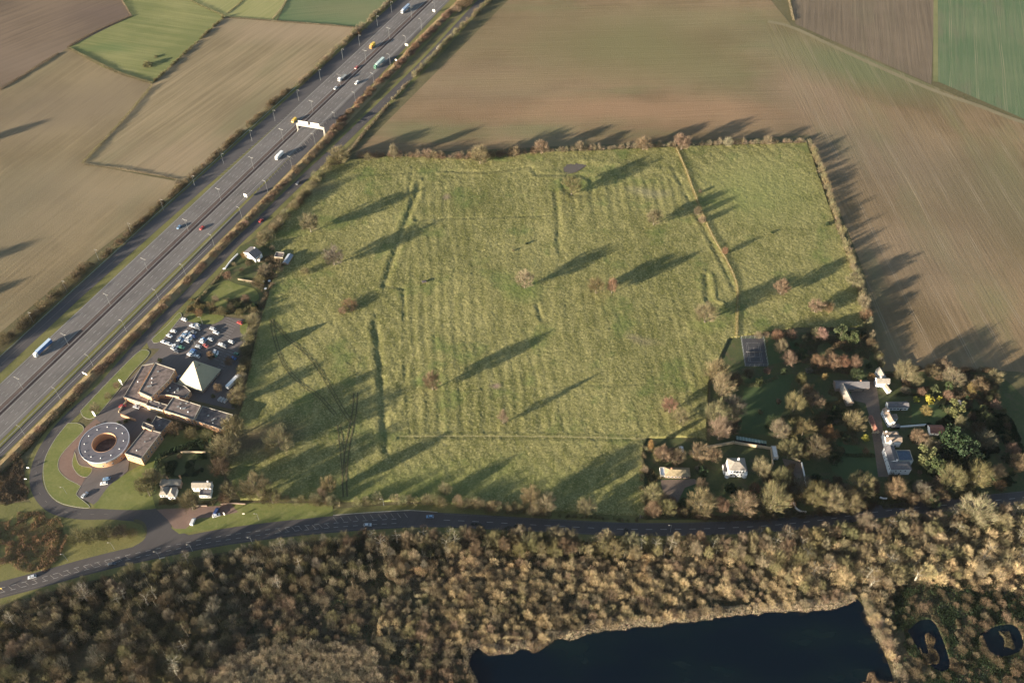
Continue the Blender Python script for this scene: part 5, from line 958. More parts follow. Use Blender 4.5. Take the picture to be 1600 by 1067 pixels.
scatter_cover('undergrowth', [(1420, 680), (1480, 640), (1560, 640), (1600, 700), (1590, 760), (1440, 750)], 40000, 1.5, 'dark', 'dark undergrowth in the wood right of the houses', (.6, 1.1, .4), True, seed=12, clump=-.2)
scatter_cover('brush_pile', [(1498, 617), (1530, 616), (1531, 624), (1500, 624)], 900, .8, 'orange', 'orange brush pile in the right garden', (.8, 1.4, .2), seed=13, flat=True, warp=.2)
#@@PART3
# ------------------------------------------------------------------ buildings
BRICK = plain('orange_brick', (.52, .30, .17), .85, .2, var=.15, scale=1.5); BRICKD = plain('dull_brick', (.27, .20, .15), .9, .2, var=.15, scale=1.2)
FELT = plain('flat_roof_felt', (.155, .12, .105), .9, .2, var=.38, scale=.4); FELT2 = plain('dark_roof_felt', (.10, .085, .082), .9, .2, var=.4, scale=.4)
SLATE = plain('grey_slate', (.13, .12, .12), .75, .3, var=.2, scale=.9); TILE = plain('brown_clay_tile', (.24, .185, .14), .85, .2, var=.22, scale=.8); TILEG = plain('grey_brown_tile', (.26, .23, .19), .85, .2, var=.2, scale=.8)
REDT = plain('red_clay_tile', (.27, .12, .085), .85, .2, var=.2, scale=.8); OCH = plain('ochre_thatch_tile', (.27, .215, .13), .9, .2, var=.2, scale=.8); COPPER = plain('pale_green_metal_roof', (.30, .275, .19), .6, .3, 0, var=.07, scale=.3)
STONE = plain('tan_stone', (.48, .37, .24), .9, .2, var=.2, scale=.7); SOLAR = plain('dark_blue_glazing', (.05, .075, .11), .25, .6, var=.2); WHM = plain('white_metal', (.7, .7, .68), .5, .4, var=.05); DOORM = plain('dark_painted_door', (.06, .05, .045), .6)
def mk_win(w, h):
    f = MB(); f.box((0, -.03, 0), (w, .1, h), WHM); p = MB(); p.box((0, -.085, 0), (w*.82, .05, h*.84), GLASS); p.box((0, -.105, 0), (.05, .05, h*.84), WHM)
    return f.mesh('window'), p.mesh('pane')
WIN = {'s': mk_win(.95, 1.25), 'm': mk_win(1.3, 1.4), 'w': mk_win(2.2, 1.3), 't': mk_win(1.1, 1.7)}
def put_win(root, kind, x, y, z, rz):
    o = link('window', WIN[kind][0], root); o.location = (x, y, z); o.rotation_euler = (0, 0, rz); link('pane', WIN[kind][1], o)
def door(root, x, y, rz, m=None):
    b = MB(); b.box((0, -.04, 1.02), (1.0, .1, 2.04), m or DOORM); o = b.build('door', root); o.location = (x, y, 0); o.rotation_euler = (0, 0, rz)
    h = MB(); h.box((.35, -.13, 1.0), (.14, .08, .05), GALV); h.build('handle', o)
def frame4(px, z):
    FL, FR, BR, BL = [np.array(p) for p in atl(px, z)]
    c = (FL+FR+BR+BL)/4; u = (FR-FL+BR-BL)/2; v = (BL-FL+BR-FR)/2; a = math.atan2(u[1], u[0]); w = np.linalg.norm(u); un = u/w; d = abs(float(v@np.array([-un[1], un[0]])))
    return c, a, float(w), d
def wall_windows(root, w, d, wins):
    """wins: (side, n, kind, z, margin)"""
    for side, n, kind, z, mg in wins:
        L = w if side in 'fb' else d
        for i in range(n):
            t = -L/2+mg+(L-2*mg)*((i+.5)/n)
            if side == 'f': put_win(root, kind, t, -d/2, z, 0)
            if side == 'b': put_win(root, kind, t, d/2, z, math.pi)
            if side == 'l': put_win(root, kind, -w/2, t, z, -math.pi/2)
            if side == 'r': put_win(root, kind, w/2, t, z, math.pi/2)
def house(px, label, wh=5.2, rh=2.6, roof='gable', along='x', wall=WHITE, rm=TILE, wins=(), chim=(), doors=('f', 0), name='house', cat='house', oh=.35, root=None, z0=0):
    c, a, w, d = frame4(px, wh)
    r = root or empty(name, (c[0], c[1], 0), a, label, cat)
    if root: # extra wing of the same house, expressed in its frame
        dx, dy = c[0]-root.location.x, c[1]-root.location.y; ra = root.rotation_euler.z
        lx, ly = dx*math.cos(ra)+dy*math.sin(ra), -dx*math.sin(ra)+dy*math.cos(ra)
        r = bpy.data.objects.new('wing', None); COL.objects.link(r); r.parent = root; r.location = (lx, ly, 0); r.rotation_euler = (0, 0, a-ra)
    m = MB(); q = [(-w/2, -d/2), (w/2, -d/2), (w/2, d/2), (-w/2, d/2)]; m.prism(q, 0, wh, wall, top=True)
    W2, D2 = w/2+oh, d/2+oh; e = wh-.05; R_ = MB()
    if roof in ('gable', 'hip'):
        ins = 0 if roof == 'gable' else min(W2, D2)*.95
        if along == 'x':
            A, B = (-W2+ins, 0, e+rh), (W2-ins, 0, e+rh); cs = [(-W2, -D2, e), (W2, -D2, e), (W2, D2, e), (-W2, D2, e)]
            R_.poly([cs[0], cs[1], B, A], rm); R_.poly([cs[2], cs[3], A, B], rm); R_.poly([cs[1], cs[2], B], rm if ins else wall); R_.poly([cs[3], cs[0], A], rm if ins else wall)
        else:
            A, B = (0, -D2+ins, e+rh), (0, D2-ins, e+rh); cs = [(-W2, -D2, e), (W2, -D2, e), (W2, D2, e), (-W2, D2, e)]
            R_.poly([cs[1], cs[2], B, A], rm); R_.poly([cs[3], cs[0], A, B], rm); R_.poly([cs[0], cs[1], A], rm if ins else wall); R_.poly([cs[2], cs[3], B], rm if ins else wall)
        R_.poly([cs[3], cs[2], cs[1], cs[0]], WHM)
    else: # flat with parapet
        R_.prism([(x*(1-.25/w*2), y*(1-.25/d*2)) for x, y in q], wh-.1, wh+.05, rm)
        for (x0, y0), (x1, y1) in zip(q, q[1:]+q[:1]):
            cx, cy = (x0+x1)/2, (y0+y1)/2; hor = abs(x1-x0) > abs(y1-y0)
            R_.box((cx*(1-.13/abs(cx) if abs(cx) > .2 else 1), cy*(1-.13/abs(cy) if abs(cy) > .2 else 1), wh+.22), (abs(x1-x0)+.0 if hor else .3, .3 if hor else abs(y1-y0)-.62, .5), M_kerb)
    mw_ = m.build('wall', r); rf = R_.build('roof', r)
    for (cx, cy, ch) in chim:
        k = MB(); k.box((cx, cy, wh+rh*.5+ch/2), (.9, .7, rh*.9+ch), WHITE if wall is WHITE else BRICK)
        for s in (-.2, .2): k.cyl((cx+s, cy, wh+rh*.95+ch+.2), .13, .5, REDT, 8)
        k.build('chimney', rf)
    wall_windows(r, w, d, wins)
    if doors: door(r, doors[1], -d/2, 0)
    return r
# white villa, with corner bays
v = house([(1139, 734), (1166.5, 734), (1162.5, 716), (1137, 716)], 'white hip roofed villa standing alone inside the curved garden wall', 8.4, 2.6, 'hip', 'x', WHITE, TILEG, [('f', 5, 't', 6.2, .6), ('f', 4, 't', 2.6, 1.2), ('l', 3, 's', 6.2, .8), ('l', 2, 's', 1.6, 1), ('r', 3, 's', 4.7, .8)], [(1.0, 2.0, 1.6)], ('f', 0))
c_, a_, w_, d_ = frame4([(1139, 734), (1166.5, 734), (1162.5, 716), (1137, 716)], 8.4)
for sx in (-1, 1):
    m = MB(); m.cyl((sx*(w_/2+.1), -d_/2+.4, 1.8), 1.6, 3.6, WHITE, 10); m.build('bay', v)
    m = MB(); m.prism([(sx*(w_/2+.1), -d_/2+2.1), (sx*(w_/2+2.2), -d_/2+2.1), (sx*(w_/2+2.2), d_/2-1), (sx*(w_/2+.1), d_/2-1)], 0, 3.4, WHITE, mtop=FELT2); m.build('side_wing', v)
# ochre bungalow
h1 = house([(1040, 743), (1081, 744), (1074, 731), (1038, 730)], 'long low bungalow with ochre roof left of the white villa', 2.7, 2.6, 'hip', 'x', BRICKD, OCH, [('f', 6, 'm', 1.5, 1)], [(-4, .6, .8)], ('f', 3))
house([(1031.5, 743), (1040, 743), (1038, 730), (1031.5, 730)], '', 2.4, .6, 'flat', 'x', WHM, WHM, [], [], None, root=h1)
# top white cottage group
g1 = house([(1368.5, 598.5), (1389.5, 599), (1388, 590.5), (1370, 590.5)], 'white cottage with a rear wing at the top of the gravel drive', 4.8, 2.4, 'gable', 'x', WHITE, TILEG, [('f', 3, 's', 3.5, 1), ('f', 2, 's', 1.4, 1.5), ('l', 1, 's', 2.5, 1)], [(-1.5, 1.2, 1.0)], ('f', 1.5))
house([(1373.5, 589.5), (1382, 588.5), (1379, 576), (1371, 577.5)], '', 4.4, 2.4, 'gable', 'y', WHITE, TILEG, [('l', 2, 's', 2.8, 1)], [], None, root=g1)
house([(1386.5, 612), (1391, 611), (1387.5, 600.5), (1383, 602)], '', 3.0, 1.4, 'gable', 'y', WHITE, TILE, [('l', 2, 's', 1.5, .8)], [], None, root=g1)
# grey barn
b1 = house([(1305, 606.5), (1357, 606), (1355.5, 594.5), (1304, 594.5)], 'grey roofed L shaped barn at the top left of the drive', 3.6, 3.0, 'gable', 'x', BRICKD, SLATE, [('f', 3, 'm', 1.8, 10)], [(6, .8, .4)], ('f', 8), name='barn', cat='barn')
house([(1319.5, 631), (1329.5, 629.5), (1325.5, 602), (1316, 603)], '', 3.6, 2.6, 'gable', 'y', BRICKD, TILEG, [('r', 3, 'm', 1.8, 1)], [], None, root=b1)
# cottage along the drive
g2 = house([(1388, 661.5), (1397.5, 659.5), (1389, 638.5), (1381.5, 639)], 'long white house with brown roof lying along the gravel drive', 5.0, 2.2, 'gable', 'y', WHITE, TILE, [('l', 5, 's', 3.7, 1), ('l', 4, 's', 1.4, 1.4), ('f', 1, 's', 3.6, 1)], [(0, 2.5, .8)], None)
house([(1397, 653.5), (1402.5, 653), (1401, 647), (1395, 647.5)], '', 3.6, 1.6, 'hip', 'x', WHITE, TILE, [('f', 1, 's', 2, 1)], [], None, root=g2)
house([(1387.5, 637), (1418.5, 636.5), (1418, 627.5), (1386, 628)], 'white walled outbuilding with dark slate roof behind the long white house', 3.2, 2.0, 'gable', 'x', WHITE, SLATE, [('f', 5, 'w', 1.6, 1), ('l', 1, 's', 1.6, 1)], [], ('f', 2), name='outbuilding', cat='outbuilding')
m = MB(); c_, a_, w_, d_ = frame4([(1391, 667), (1407, 667), (1405, 662), (1394, 662)], 2.4); cv = empty('conservatory', (c_[0], c_[1], 0), a_, 'small glass roofed conservatory at the end of the long white house', 'conservatory')
m.prism([(-w_/2, -d_/2), (w_/2, -d_/2), (w_/2, d_/2), (-w_/2, d_/2)], 0, 2.2, GLASS); m.build('glazed_wall', cv); m = MB(); m.prism([(-w_/2-.1, -d_/2-.1), (w_/2+.1, -d_/2-.1), (w_/2+.1, d_/2+.1), (-w_/2-.1, d_/2+.1)], 2.2, 3.0, SLATE, top_pts=[(-w_/2+1, 0), (w_/2-1, 0), (w_/2-1, .1), (-w_/2+1, .1)]); m.build('glass_roof', cv)
g3 = house([(1384.5, 690), (1410.5, 690), (1405, 681), (1382.5, 681)], 'white house with double brown ridged roof and tall front wall', 6.2, 1.7, 'gable', 'x', WHITE, TILE, [('f', 1, 't', 4.3, 5), ('l', 1, 's', 4.5, 1)], [(-4, 1.0, .9)], ('f', 2))
house([(1382.5, 680.5), (1405, 680.5), (1402, 674), (1380.5, 674)], '', 6.0, 1.6, 'hip', 'x', WHITE, TILE, [('l', 1, 's', 4.5, 1)], [(-3.5, .5, .7)], None, root=g3)
g4 = house([(1392.5, 733), (1424, 733), (1421, 721.5), (1389, 721.5)], 'largest white house with dark slate roof and blue glazed court', 6.4, 2.0, 'hip', 'x', WHITE, SLATE, [('f', 3, 's', 4.6, 2), ('l', 2, 's', 4.4, .8)], [], ('f', 0))
house([(1389, 721), (1402, 721), (1399, 698), (1381.5, 698)], '', 6.2, 2.0, 'gable', 'y', WHITE, SLATE, [('l', 4, 's', 4.6, 1), ('l', 3, 's', 1.6, 2)], [(1.2, 9, .9), (1.6, -6, 1.0)], None, root=g4)
house([(1403, 720), (1426.5, 720), (1422, 703.5), (1401, 703.5)], '', 5.2, .3, 'flat', 'x', WHITE, SOLAR, [('r', 4, 's', 3.5, 1), ('b', 3, 's', 3.5, 1)], [], None, root=g4)
house([(1365, 674.5), (1372, 674), (1364.5, 650.5), (1359, 651)], 'long narrow outbuilding with red tiled roof left of the drive', 2.6, 1.8, 'gable', 'y', STONE, REDT, [('f', 1, 's', 1.4, .5)], [], None, name='outbuilding', cat='outbuilding')
house([(1454, 676.5), (1474, 676), (1472, 664.5), (1450.5, 664)], 'small outbuilding with bright white gable and brown roof on the lawn edge', 3.0, 2.2, 'gable', 'x', WHITE, REDT, [('f', 2, 's', 1.5, 1)], [], ('f', 2), name='outbuilding', cat='outbuilding')
house([(1207.5, 715), (1215.5, 715), (1213.5, 696.5), (1206, 696.5)], 'pale flat roofed shed at the right end of the garden wall', 2.4, .4, 'flat', 'y', WHM, WHM, [('f', 1, 's', 1.4, .5)], [], None, name='shed', cat='shed')
house([(1063, 706), (1068, 706), (1066.5, 698), (1061.5, 698)], 'tiny pale greenhouse frame behind the bungalow', 1.8, .5, 'gable', 'y', GLASS, WHM, [], [], None, name='greenhouse', cat='greenhouse')
house([(1499, 634), (1504, 634), (1503, 626), (1498, 626)], 'tiny grey shed by the orange brush pile', 2.0, .6, 'gable', 'y', BRICKD, SLATE, [], [], None, name='shed', cat='shed')
gh = empty('greenhouse', (*at(1172, 688), 0), 0, 'long dark green lean-to greenhouse behind the garden wall', 'greenhouse')
P_ = [np.array(q)-np.array(at(1172, 688)) for q in atl([(1149, 690), (1197, 697), (1197, 691), (1149, 683)])]
m = MB(); m.prism([tuple(q) for q in P_], 0, 1.6, GLASS); m.build('glazed_wall', gh)
m = MB(); gm = plain('green_glass_roof', (.10, .16, .12), .3, .5); m.poly([(*P_[0], 2.6), (*P_[1], 2.6), (*P_[2], 1.65), (*P_[3], 1.65)], gm); m.build('glass_roof', gh)
for t in np.linspace(.05, .95, 10):
    a, b = P_[0]*(1-t)+P_[1]*t, P_[3]*(1-t)+P_[2]*t; m = MB(); m.tube([(*a, 2.65), (*b, 1.7)], .05, WHM, 4); m.build('glazing_bar', gh)
def walling(pts, h, mat, label, name='garden_wall', cat='wall', t=.22, cop=None):
    L = smooth(atl(pts), 1.5); A = offset_line(L, -t); B = offset_line(L, t); r = empty(name, (0, 0, 0), 0, label, cat); m = MB(); i0 = m.mat(mat); n = len(L)
    for a, b in zip(A, B): m.v += [(a[0], a[1], 0), (b[0], b[1], 0), (b[0], b[1], h), (a[0], a[1], h)]
    for i in range(n-1):
        q = 4*i
        for (u, w) in ((0, 1), (1, 2), (2, 3), (3, 0)): m.f.append((q+u, q+w, q+4+w, q+4+u)); m.mi.append(i0)
    m.f += [(0, 1, 2, 3), (4*n-1, 4*n-2, 4*n-3, 4*n-4)]; m.mi += [i0, i0]; m.build('wall_face', r)
    c = MB(); ribbon_mesh(c, L, -t-.06, t+.06, h+.05, cop or mat); c.build('coping', r); return r
walling([(1083, 705), (1102, 701), (1124, 697), (1146, 693)], 2.8, STONE, 'tan curved garden wall behind the white villa, left part')
walling([(1147, 693), (1170, 697), (1203, 702)], 2.6, STONE, 'tan garden wall in front of the long greenhouse'); walling([(1204, 702), (1207, 728)], 2.4, STONE, 'tan garden wall running down beside the pale shed')
walling([(1239, 787), (1243, 795), (1250, 800), (1259, 801)], 1.7, WHITE, 'curved bright white wall by the main road', 'entrance_wall'); walling([(1374, 778), (1379, 780), (1385, 780)], 1.6, WHITE, 'short white wall at the big house drive gate', 'entrance_wall')
walling([(1252, 724), (1256, 742), (1259, 762)], 1.6, WHITE, 'straight white wall beside the gravel yard', 'white_wall'); walling([(1237, 716), (1250, 722)], 1.6, STONE, 'short tan wall meeting the straight white wall')
walling([(1406, 668), (1420, 667), (1446, 665)], 1.6, WHITE, 'thin pale wall between the two lawns right of the houses', 'white_wall'); walling([(1362, 677), (1373, 677)], 1.8, STONE, 'short tan wall below the red tiled outbuilding')
walling([(1082, 706), (1084, 716)], 2.2, STONE, 'short left return of the garden wall')
walling([(1000, 810), (1002, 760), (1003, 700)], 1.0, BRICKD, 'low dark wall down the left side of the bungalow garden')
walling([(306, 791), (316, 791), (324, 791)], 1.2, BRICKD, 'low brick wall in front of the right cottage'); walling([(345, 788), (366, 787), (384, 788)], 1.0, BRICKD, 'low brick wall behind the layby')
walling([(283, 708), (306, 707.5), (322, 708)], 1.8, STONE, 'pale fence panel wall behind the gabled cottage')
# fence down the meadow
def fence(pts, label, h=1.2, sp=4, tint=(.36, .31, .2)):
    L = smooth(atl(pts), 4); r = empty('wire_fence', (0, 0, 0), 0, label, 'fence'); fm = plain('fence_timber', tint, .9); d = np.r_[0, np.cumsum(np.linalg.norm(np.diff(L, axis=0), axis=1))]; P = MB()
    for t in np.arange(0, d[-1], sp): P.box((np.interp(t, d, L[:, 0]), np.interp(t, d, L[:, 1]), h/2+.9), (.13, .13, h+.9), fm)
    tag(P.build('post', r), kind='stuff')
    for z in (1.6, 1.95, 2.2): Wm = MB(); Wm.tube([(x, y, z) for x, y in L], .04, fm, 4); Wm.build('rail', r)
fence([(1056, 233), (1070, 265), (1090, 318), (1112, 370), (1135, 410), (1151, 450), (1151, 500), (1150, 530)], 'post fence dividing the meadow from the right hand meadow')
fence([(625, 684), (750, 683.5), (900, 685), (1008, 688)], 'thin wire fence along the low bank of the lower meadow', 1.0, 6, (.18, .16, .10))
Ls = smooth(atl([(1056, 233), (1070, 265), (1090, 318), (1112, 370), (1135, 410), (1151, 450), (1151, 500), (1150, 530)]), 3)
hedge([tuple(p) for p in Ls], 2.6, 1.5, 'gold', 'strip of dry golden grass along the meadow fence', 60, (.6, 1.1, .12), 'dry_grass', 'dry grass', world=True, stuff=True, z0=1.0)
# ---- two cottages at the lower left
c1 = house([(249, 758), (284, 758), (279.5, 749), (252, 749)], 'gabled grey roofed cottage with rounded white front bays', 4.6, 2.6, 'hip', 'x', BRICKD, TILEG, [('l', 2, 's', 3, 1)], [(-2, 2.2, .9), (6, 3, .9)], None)
house([(250, 773), (262, 773), (262, 760), (252, 760)], '', 4.2, 2.4, 'hip', 'y', WHITE, TILEG, [('f', 2, 'm', 2.8, .6)], [], None, root=c1)
house([(264, 776), (275, 776), (274, 761), (264, 761)], '', 4.2, 2.4, 'hip', 'y', WHITE, TILEG, [('f', 2, 'm', 2.8, .6)], [], ('f', 0), root=c1)
c2 = house([(301, 762), (331, 762), (329, 752.5), (301, 752.5)], 'plain grey roofed cottage right of the gabled one', 4.6, 2.4, 'gable', 'x', WHITE, TILEG, [('f', 4, 'm', 3.3, .8)], [(4, 1.0, .8)], None)
house([(312, 774), (330, 774), (330, 763), (312, 763)], '', 3.0, .4, 'flat', 'x', WHITE, SLATE, [('f', 3, 'm', 1.6, 1)], [], None, root=c2)
# roadside cottage at the meadow's upper left
c3 = house([(381, 394), (398, 404.5), (409, 395), (391, 386)], 'white cottage with dark roof at the edge of the local road', 4.6, 2.8, 'gable', 'y', WHITE, SLATE, [('f', 3, 's', 2.5, 1), ('l', 3, 's', 2.5, 1)], [(0, 3, .8)], ('f', 1.5))
house([(399, 405), (405, 405), (407, 397), (401, 397)], '', 3.0, 1.2, 'gable', 'x', WHITE, TILEG, [], [], None, root=c3)
house([(442, 411), (450, 412), (457, 399), (450, 397)], 'blue grey roofed shed at the meadow corner of the cottage garden', 2.8, 1.4, 'gable', 'y', BRICKD, plain('blue_grey_sheet', (.22, .25, .29), .6), [], [], None, name='shed', cat='shed')
house([(430, 402), (443, 403), (443, 395), (430, 394)], 'small roofless looking tan outbuilding beside the blue grey shed', 2.4, .3, 'flat', 'x', STONE, FELT, [], [], None, name='outbuilding', cat='outbuilding')
walling([(352, 421), (360, 410), (372, 398)], 1.4, WHITE, 'short white roadside wall by the roadside cottage', 'white_wall'); walling([(372, 437), (395, 441), (412, 447)], 1.0, STONE, 'low pale stone wall across the cottage lawn')
for i, (px, py) in enumerate([(412, 441), (421, 440), (350, 421), (415, 452)]):
    x, y = at(px, py); r = empty('garden_table', (x, y, .1), i, 'small white round garden table, %s of the cottage garden' % ['left one at the lower edge', 'right one at the lower edge', 'by the roadside', 'lowest'][i], 'table'); m = MB(); m.cyl((0, 0, .75), 1.0, .08, WHM, 16); m.build('table_top', r); m = MB(); m.cyl((0, 0, .35), .1, .7, WHM, 8); m.build('leg', r)
# ---- hotel
H_ = 'flat roofed hotel wing '
def wing(pts, h, label, roofm=FELT, wallm=BRICK, win=(), vents=0, name='hotel_wing', par=.45):
    P = atl(pts, h); n = len(P); a = sum(P[i][0]*P[(i+1) % n][1]-P[(i+1) % n][0]*P[i][1] for i in range(n)); P = P if a > 0 else P[::-1]
    cx, cy = sum(p[0] for p in P)/n, sum(p[1] for p in P)/n; r = empty(name, (cx, cy, 0), 0, label, 'hotel building'); Q = [(x-cx, y-cy) for x, y in P]
    m = MB(); m.prism(Q, 0, h, wallm, top=False); m.build('wall', r)
    q2 = [(x*.97, y*.97) for x, y in Q]; m = MB(); m.prism(q2, h-.3, h-.1, roofm); k = m.mat(M_kerb)
    b = len(m.v)
    for (x, y), (u, w) in zip(Q, q2): m.v += [(x*1.005, y*1.005, h-.1), (x*1.005, y*1.005, h+par-.1), (u, w, h+par-.1), (u, w, h-.3)]
    for i in range(n):
        j = (i+1) % n
        for s in range(3): m.f.append((b+4*i+s, b+4*j+s, b+4*j+s+1, b+4*i+s+1)); m.mi.append(k)
    rf = m.build('roof', r)
    rg = np.random.default_rng(int(abs(cx*7+cy)))
    for i in range(vents):
        wt = rg.dirichlet(np.ones(n)); x = sum(w*q[0] for w, q in zip(wt, q2))*.8; y = sum(w*q[1] for w, q in zip(wt, q2))*.8
        vm = MB(); s = rg.uniform(.5, 1.2)
        if i % 2: vm.cyl((x, y, h+.2), s*.5, .7, WHM, 10, r2=s*.25)
        else: vm.box((x, y, h+.3), (s*1.6, s, .8), GALV, .4, .9)
        vm.build('roof_vent', rf)
    for i in range(n):
        (x0, y0), (x1, y1) = Q[i], Q[(i+1) % n]; L = math.hypot(x1-x0, y1-y0)
        if L < 5: continue
        rz = math.atan2(y1-y0, x1-x0)
        for lv in ([h-1.7] if h < 5.5 else [h-1.7, h-4.6]):
            if lv < 1.1: continue
            c = int(L/3.6)
            for k2 in range(c): t = (k2+.5)/c; put_win(r, 'm', x0+(x1-x0)*t, y0+(y1-y0)*t, lv, rz)
    return r
wing([(243, 567), (274, 577.5), (265, 593), (236, 621), (217, 612.5)], 8, 'tallest flat roofed hotel block at the top beside the pyramid', vents=5)
wing([(222, 571), (240.5, 567.5), (215, 613), (234, 622.5), (229.5, 632), (193, 620.5)], 4.2, 'low hotel wing along the grass strip with a sunlit brick end', vents=5)
wing([(262, 594), (290, 604), (298, 611.5), (289, 622), (263, 617), (241, 617)], 4.4, 'dark flat roofed hotel link in the middle of the complex', FELT2, vents=7)
wing([(271, 620), (314, 634), (302.5, 656), (256, 641.5)], 6.8, 'big middle hotel wing with a parapet and many vents', vents=7)
wing([(316.5, 634.5), (364, 648), (347, 671), (304.5, 657)], 5.4, 'right end hotel wing beside the sandy trees', FELT2, vents=5)
wing([(232, 624), (262, 633), (254, 641), (228, 633)], 4.6, 'narrow hotel link with a pale sunlit wall', FELT2, STONE, vents=3)
wing([(244, 650), (268, 657.5), (252, 675), (233, 668)], 4.8, 'small dark roofed hotel block behind the end wing', FELT2, vents=1)
wing([(224, 659.5), (240, 665.5), (236.5, 672.5), (221.5, 666)], 8.6, 'small brick tower block of the hotel', vents=0)
wing([(194.8, 708.6), (220.6, 717), (252, 676), (227, 669)], 7.6, 'long end hotel wing pointing at the lawn with a sunlit end wall', vents=3)
walling([(190, 650), (203, 655), (213, 658)], 2.4, BRICK, 'sunlit brick courtyard wall of the hotel'); walling([(203, 622), (192, 636), (186, 645)], 1.6, STONE, 'curved pale wall at the hotel entrance')
# round building
c0 = np.array(at(162.7, 691, 7.6)); Rr = (at(200.2, 691, 7.6)[0]-at(125.2, 691, 7.6)[0])/2; ri = Rr*.50
rb = empty('round_building', (c0[0], c0[1], 0), 0, 'ring shaped hotel building with an open round court', 'hotel building')
def ring(r0, r1, z0, z1, m, mat, n=72, top=True, inner=True):
    k = len(m.v); i0 = m.mat(mat)
    for j in range(n):
        a = 2*math.pi*j/n; c, s = math.cos(a), math.sin(a); m.v += [(r0*c, r0*s, z0), (r0*c, r0*s, z1), (r1*c, r1*s, z1), (r1*c, r1*s, z0)]
    for j in range(n):
        p, q = k+4*j, k+4*((j+1) % n)
        if inner: m.f.append((p, q, q+1, p+1)); m.mi.append(i0)
        if top: m.f.append((p+1, q+1, q+2, p+2)); m.mi.append(i0)
        m.f.append((p+2, q+2, q+3, p+3)); m.mi.append(i0)
m = MB(); ring(ri+.3, Rr-1.0, 0, 6.7, m, BRICK); m.build('wall', rb)
m = MB(); ring(ri, Rr, 6.7, 7.6, m, plain('dark_roof_membrane', (.115, .105, .115), .75, .3, var=.12, scale=.3)); rf = m.build('roof', rb)
m = MB(); ring(Rr+.02, Rr+.3, 6.5, 7.75, m, plain('bright_metal_fascia', (.72, .74, .76), .28, .6, .5, var=.05)); m.build('fascia', rf)
m = MB(); ring(ri-.2, ri+.02, 6.0, 7.7, m, BRICK); m.build('court_fascia', rf)
for j in range(12):
    a = 2*math.pi*j/12+.1; vm = MB(); vm.cyl((math.cos(a)*(Rr+ri)*.53, math.sin(a)*(Rr+ri)*.53, 7.85), .42, .5, WHM, 10, r2=.2); vm.build('roof_vent', rf)
for j in range(30):
    a = 2*math.pi*j/30; put_win(rb, 'm', math.cos(a)*(Rr-1.0), math.sin(a)*(Rr-1.0), 2.0 if j % 2 else 4.8, a+math.pi/2)
m = MB(); m.cyl((1.5, -1.0, 1.0), 1.6, 2.0, SOLAR, 12, r2=.3); tag(m.build('glass_dome', rb))
m = MB(); m.cyl((0, 0, .2), ri, .1, FELT2, 40); m.build('court_floor', rb)
# pyramid pavilion
Pp = [np.array(p) for p in atl([(276, 599), (316, 612.5), (346, 577), (305, 563)], 3.4)]; cc = sum(Pp)/4
py_ = empty('pyramid_pavilion', (cc[0], cc[1], 0), 0, 'square hotel pavilion with a big pale pyramid roof', 'hotel building'); Q = [tuple(p-cc) for p in Pp]
best = min(np.arange(6, 20, .1), key=lambda z: abs(proj(cc[0], cc[1], z)[1]-564.5))
m = MB(); m.prism([(x*.9, y*.9) for x, y in Q], 0, 3.4, BRICKD); m.build('wall', py_)
m = MB()
for i in range(4): m.poly([(*Q[i], 3.3), (*Q[(i+1) % 4], 3.3), (0, 0, best)], COPPER)
m.poly([(*q, 3.3) for q in Q[::-1]], WHM); rf = m.build('roof', py_)
m = MB()
for q in Q: m.tube([(*q, 3.36), (0, 0, best+.04)], .12, M_kerb, 4)
for i in range(4): m.tube([(*Q[i], 3.3), (*Q[(i+1) % 4], 3.3)], .14, FELT2, 4)
m.build('ridge_cap', rf)
for i in range(4):
    a, b = np.array(Q[i])*.9, np.array(Q[(i+1) % 4])*.9; rz = math.atan2(b[1]-a[1], b[0]-a[0])
    for t in (.2, .4, .6, .8): q = a+(b-a)*t; put_win(py_, 'w', q[0], q[1], 1.8, rz)
for t in ((.35, 3), (.42, -1)): vm = MB(); vm.box((2.5+t[1]*.3, -2.2+t[1]*.6, best-3.6), (.9, .6, .7), FELT2); vm.build('roof_vent', rf)

# ------------------------------------------------------------------ vehicles
def wheel_mesh(r=.33, w=.22):
    t = MB(); t.cyl((0, 0, 0), r, w, TYRE, 14, 'y'); h = MB(); h.cyl((0, 0, 0), r*.6, w+.02, GALV, 10, 'y'); return t.mesh('wheel'), h.mesh('rim')
WHM_, RIM_ = wheel_mesh(); WHB, RIB = wheel_mesh(.5, .3)
def wheels(root, xs, yw, r=.33, big=False):
    for x in xs:
        for s in (-1, 1):
            o = link('wheel', WHB if big else WHM_, root); o.location = (x, s*yw, r); link('rim', RIB if big else RIM_, o)
def profile_mesh(prof, w, mat, name, inset=0.0, zt=None):
    """side outline extruded across the width; points above zt are pulled in"""
    m = MB(); n = len(prof)
    L = [(x, -(w/2-(inset if zt and z > zt else 0)), z) for x, z in prof]; Rr_ = [(x, -y, z) for x, y, z in L]
    m.v = L+Rr_; k = m.mat(mat)
    m.f = [tuple(range(n)), tuple(range(2*n-1, n-1, -1))]+[(i, i+n, (i+1) % n+n, (i+1) % n) for i in range(n)]; m.mi = [k]*len(m.f)
    me = m.mesh(name)
    return me
BODY = profile_mesh([(-2.1, .3), (2.1, .3), (2.15, .55), (2.05, .82), (1.05, .98), (.35, 1.42), (-1.25, 1.45), (-1.95, 1.0), (-2.15, .85)], 1.76, PAINT, 'body', .16, 1.1)
GL = MB()
GL.poly([(1.08, -.72, 1.0), (1.08, .72, 1.0), (.42, .64, 1.40), (.42, -.64, 1.40)], GLASS); GL.poly([(-1.93, .7, 1.04), (-1.93, -.7, 1.04), (-1.33, -.62, 1.42), (-1.33, .62, 1.42)], GLASS)
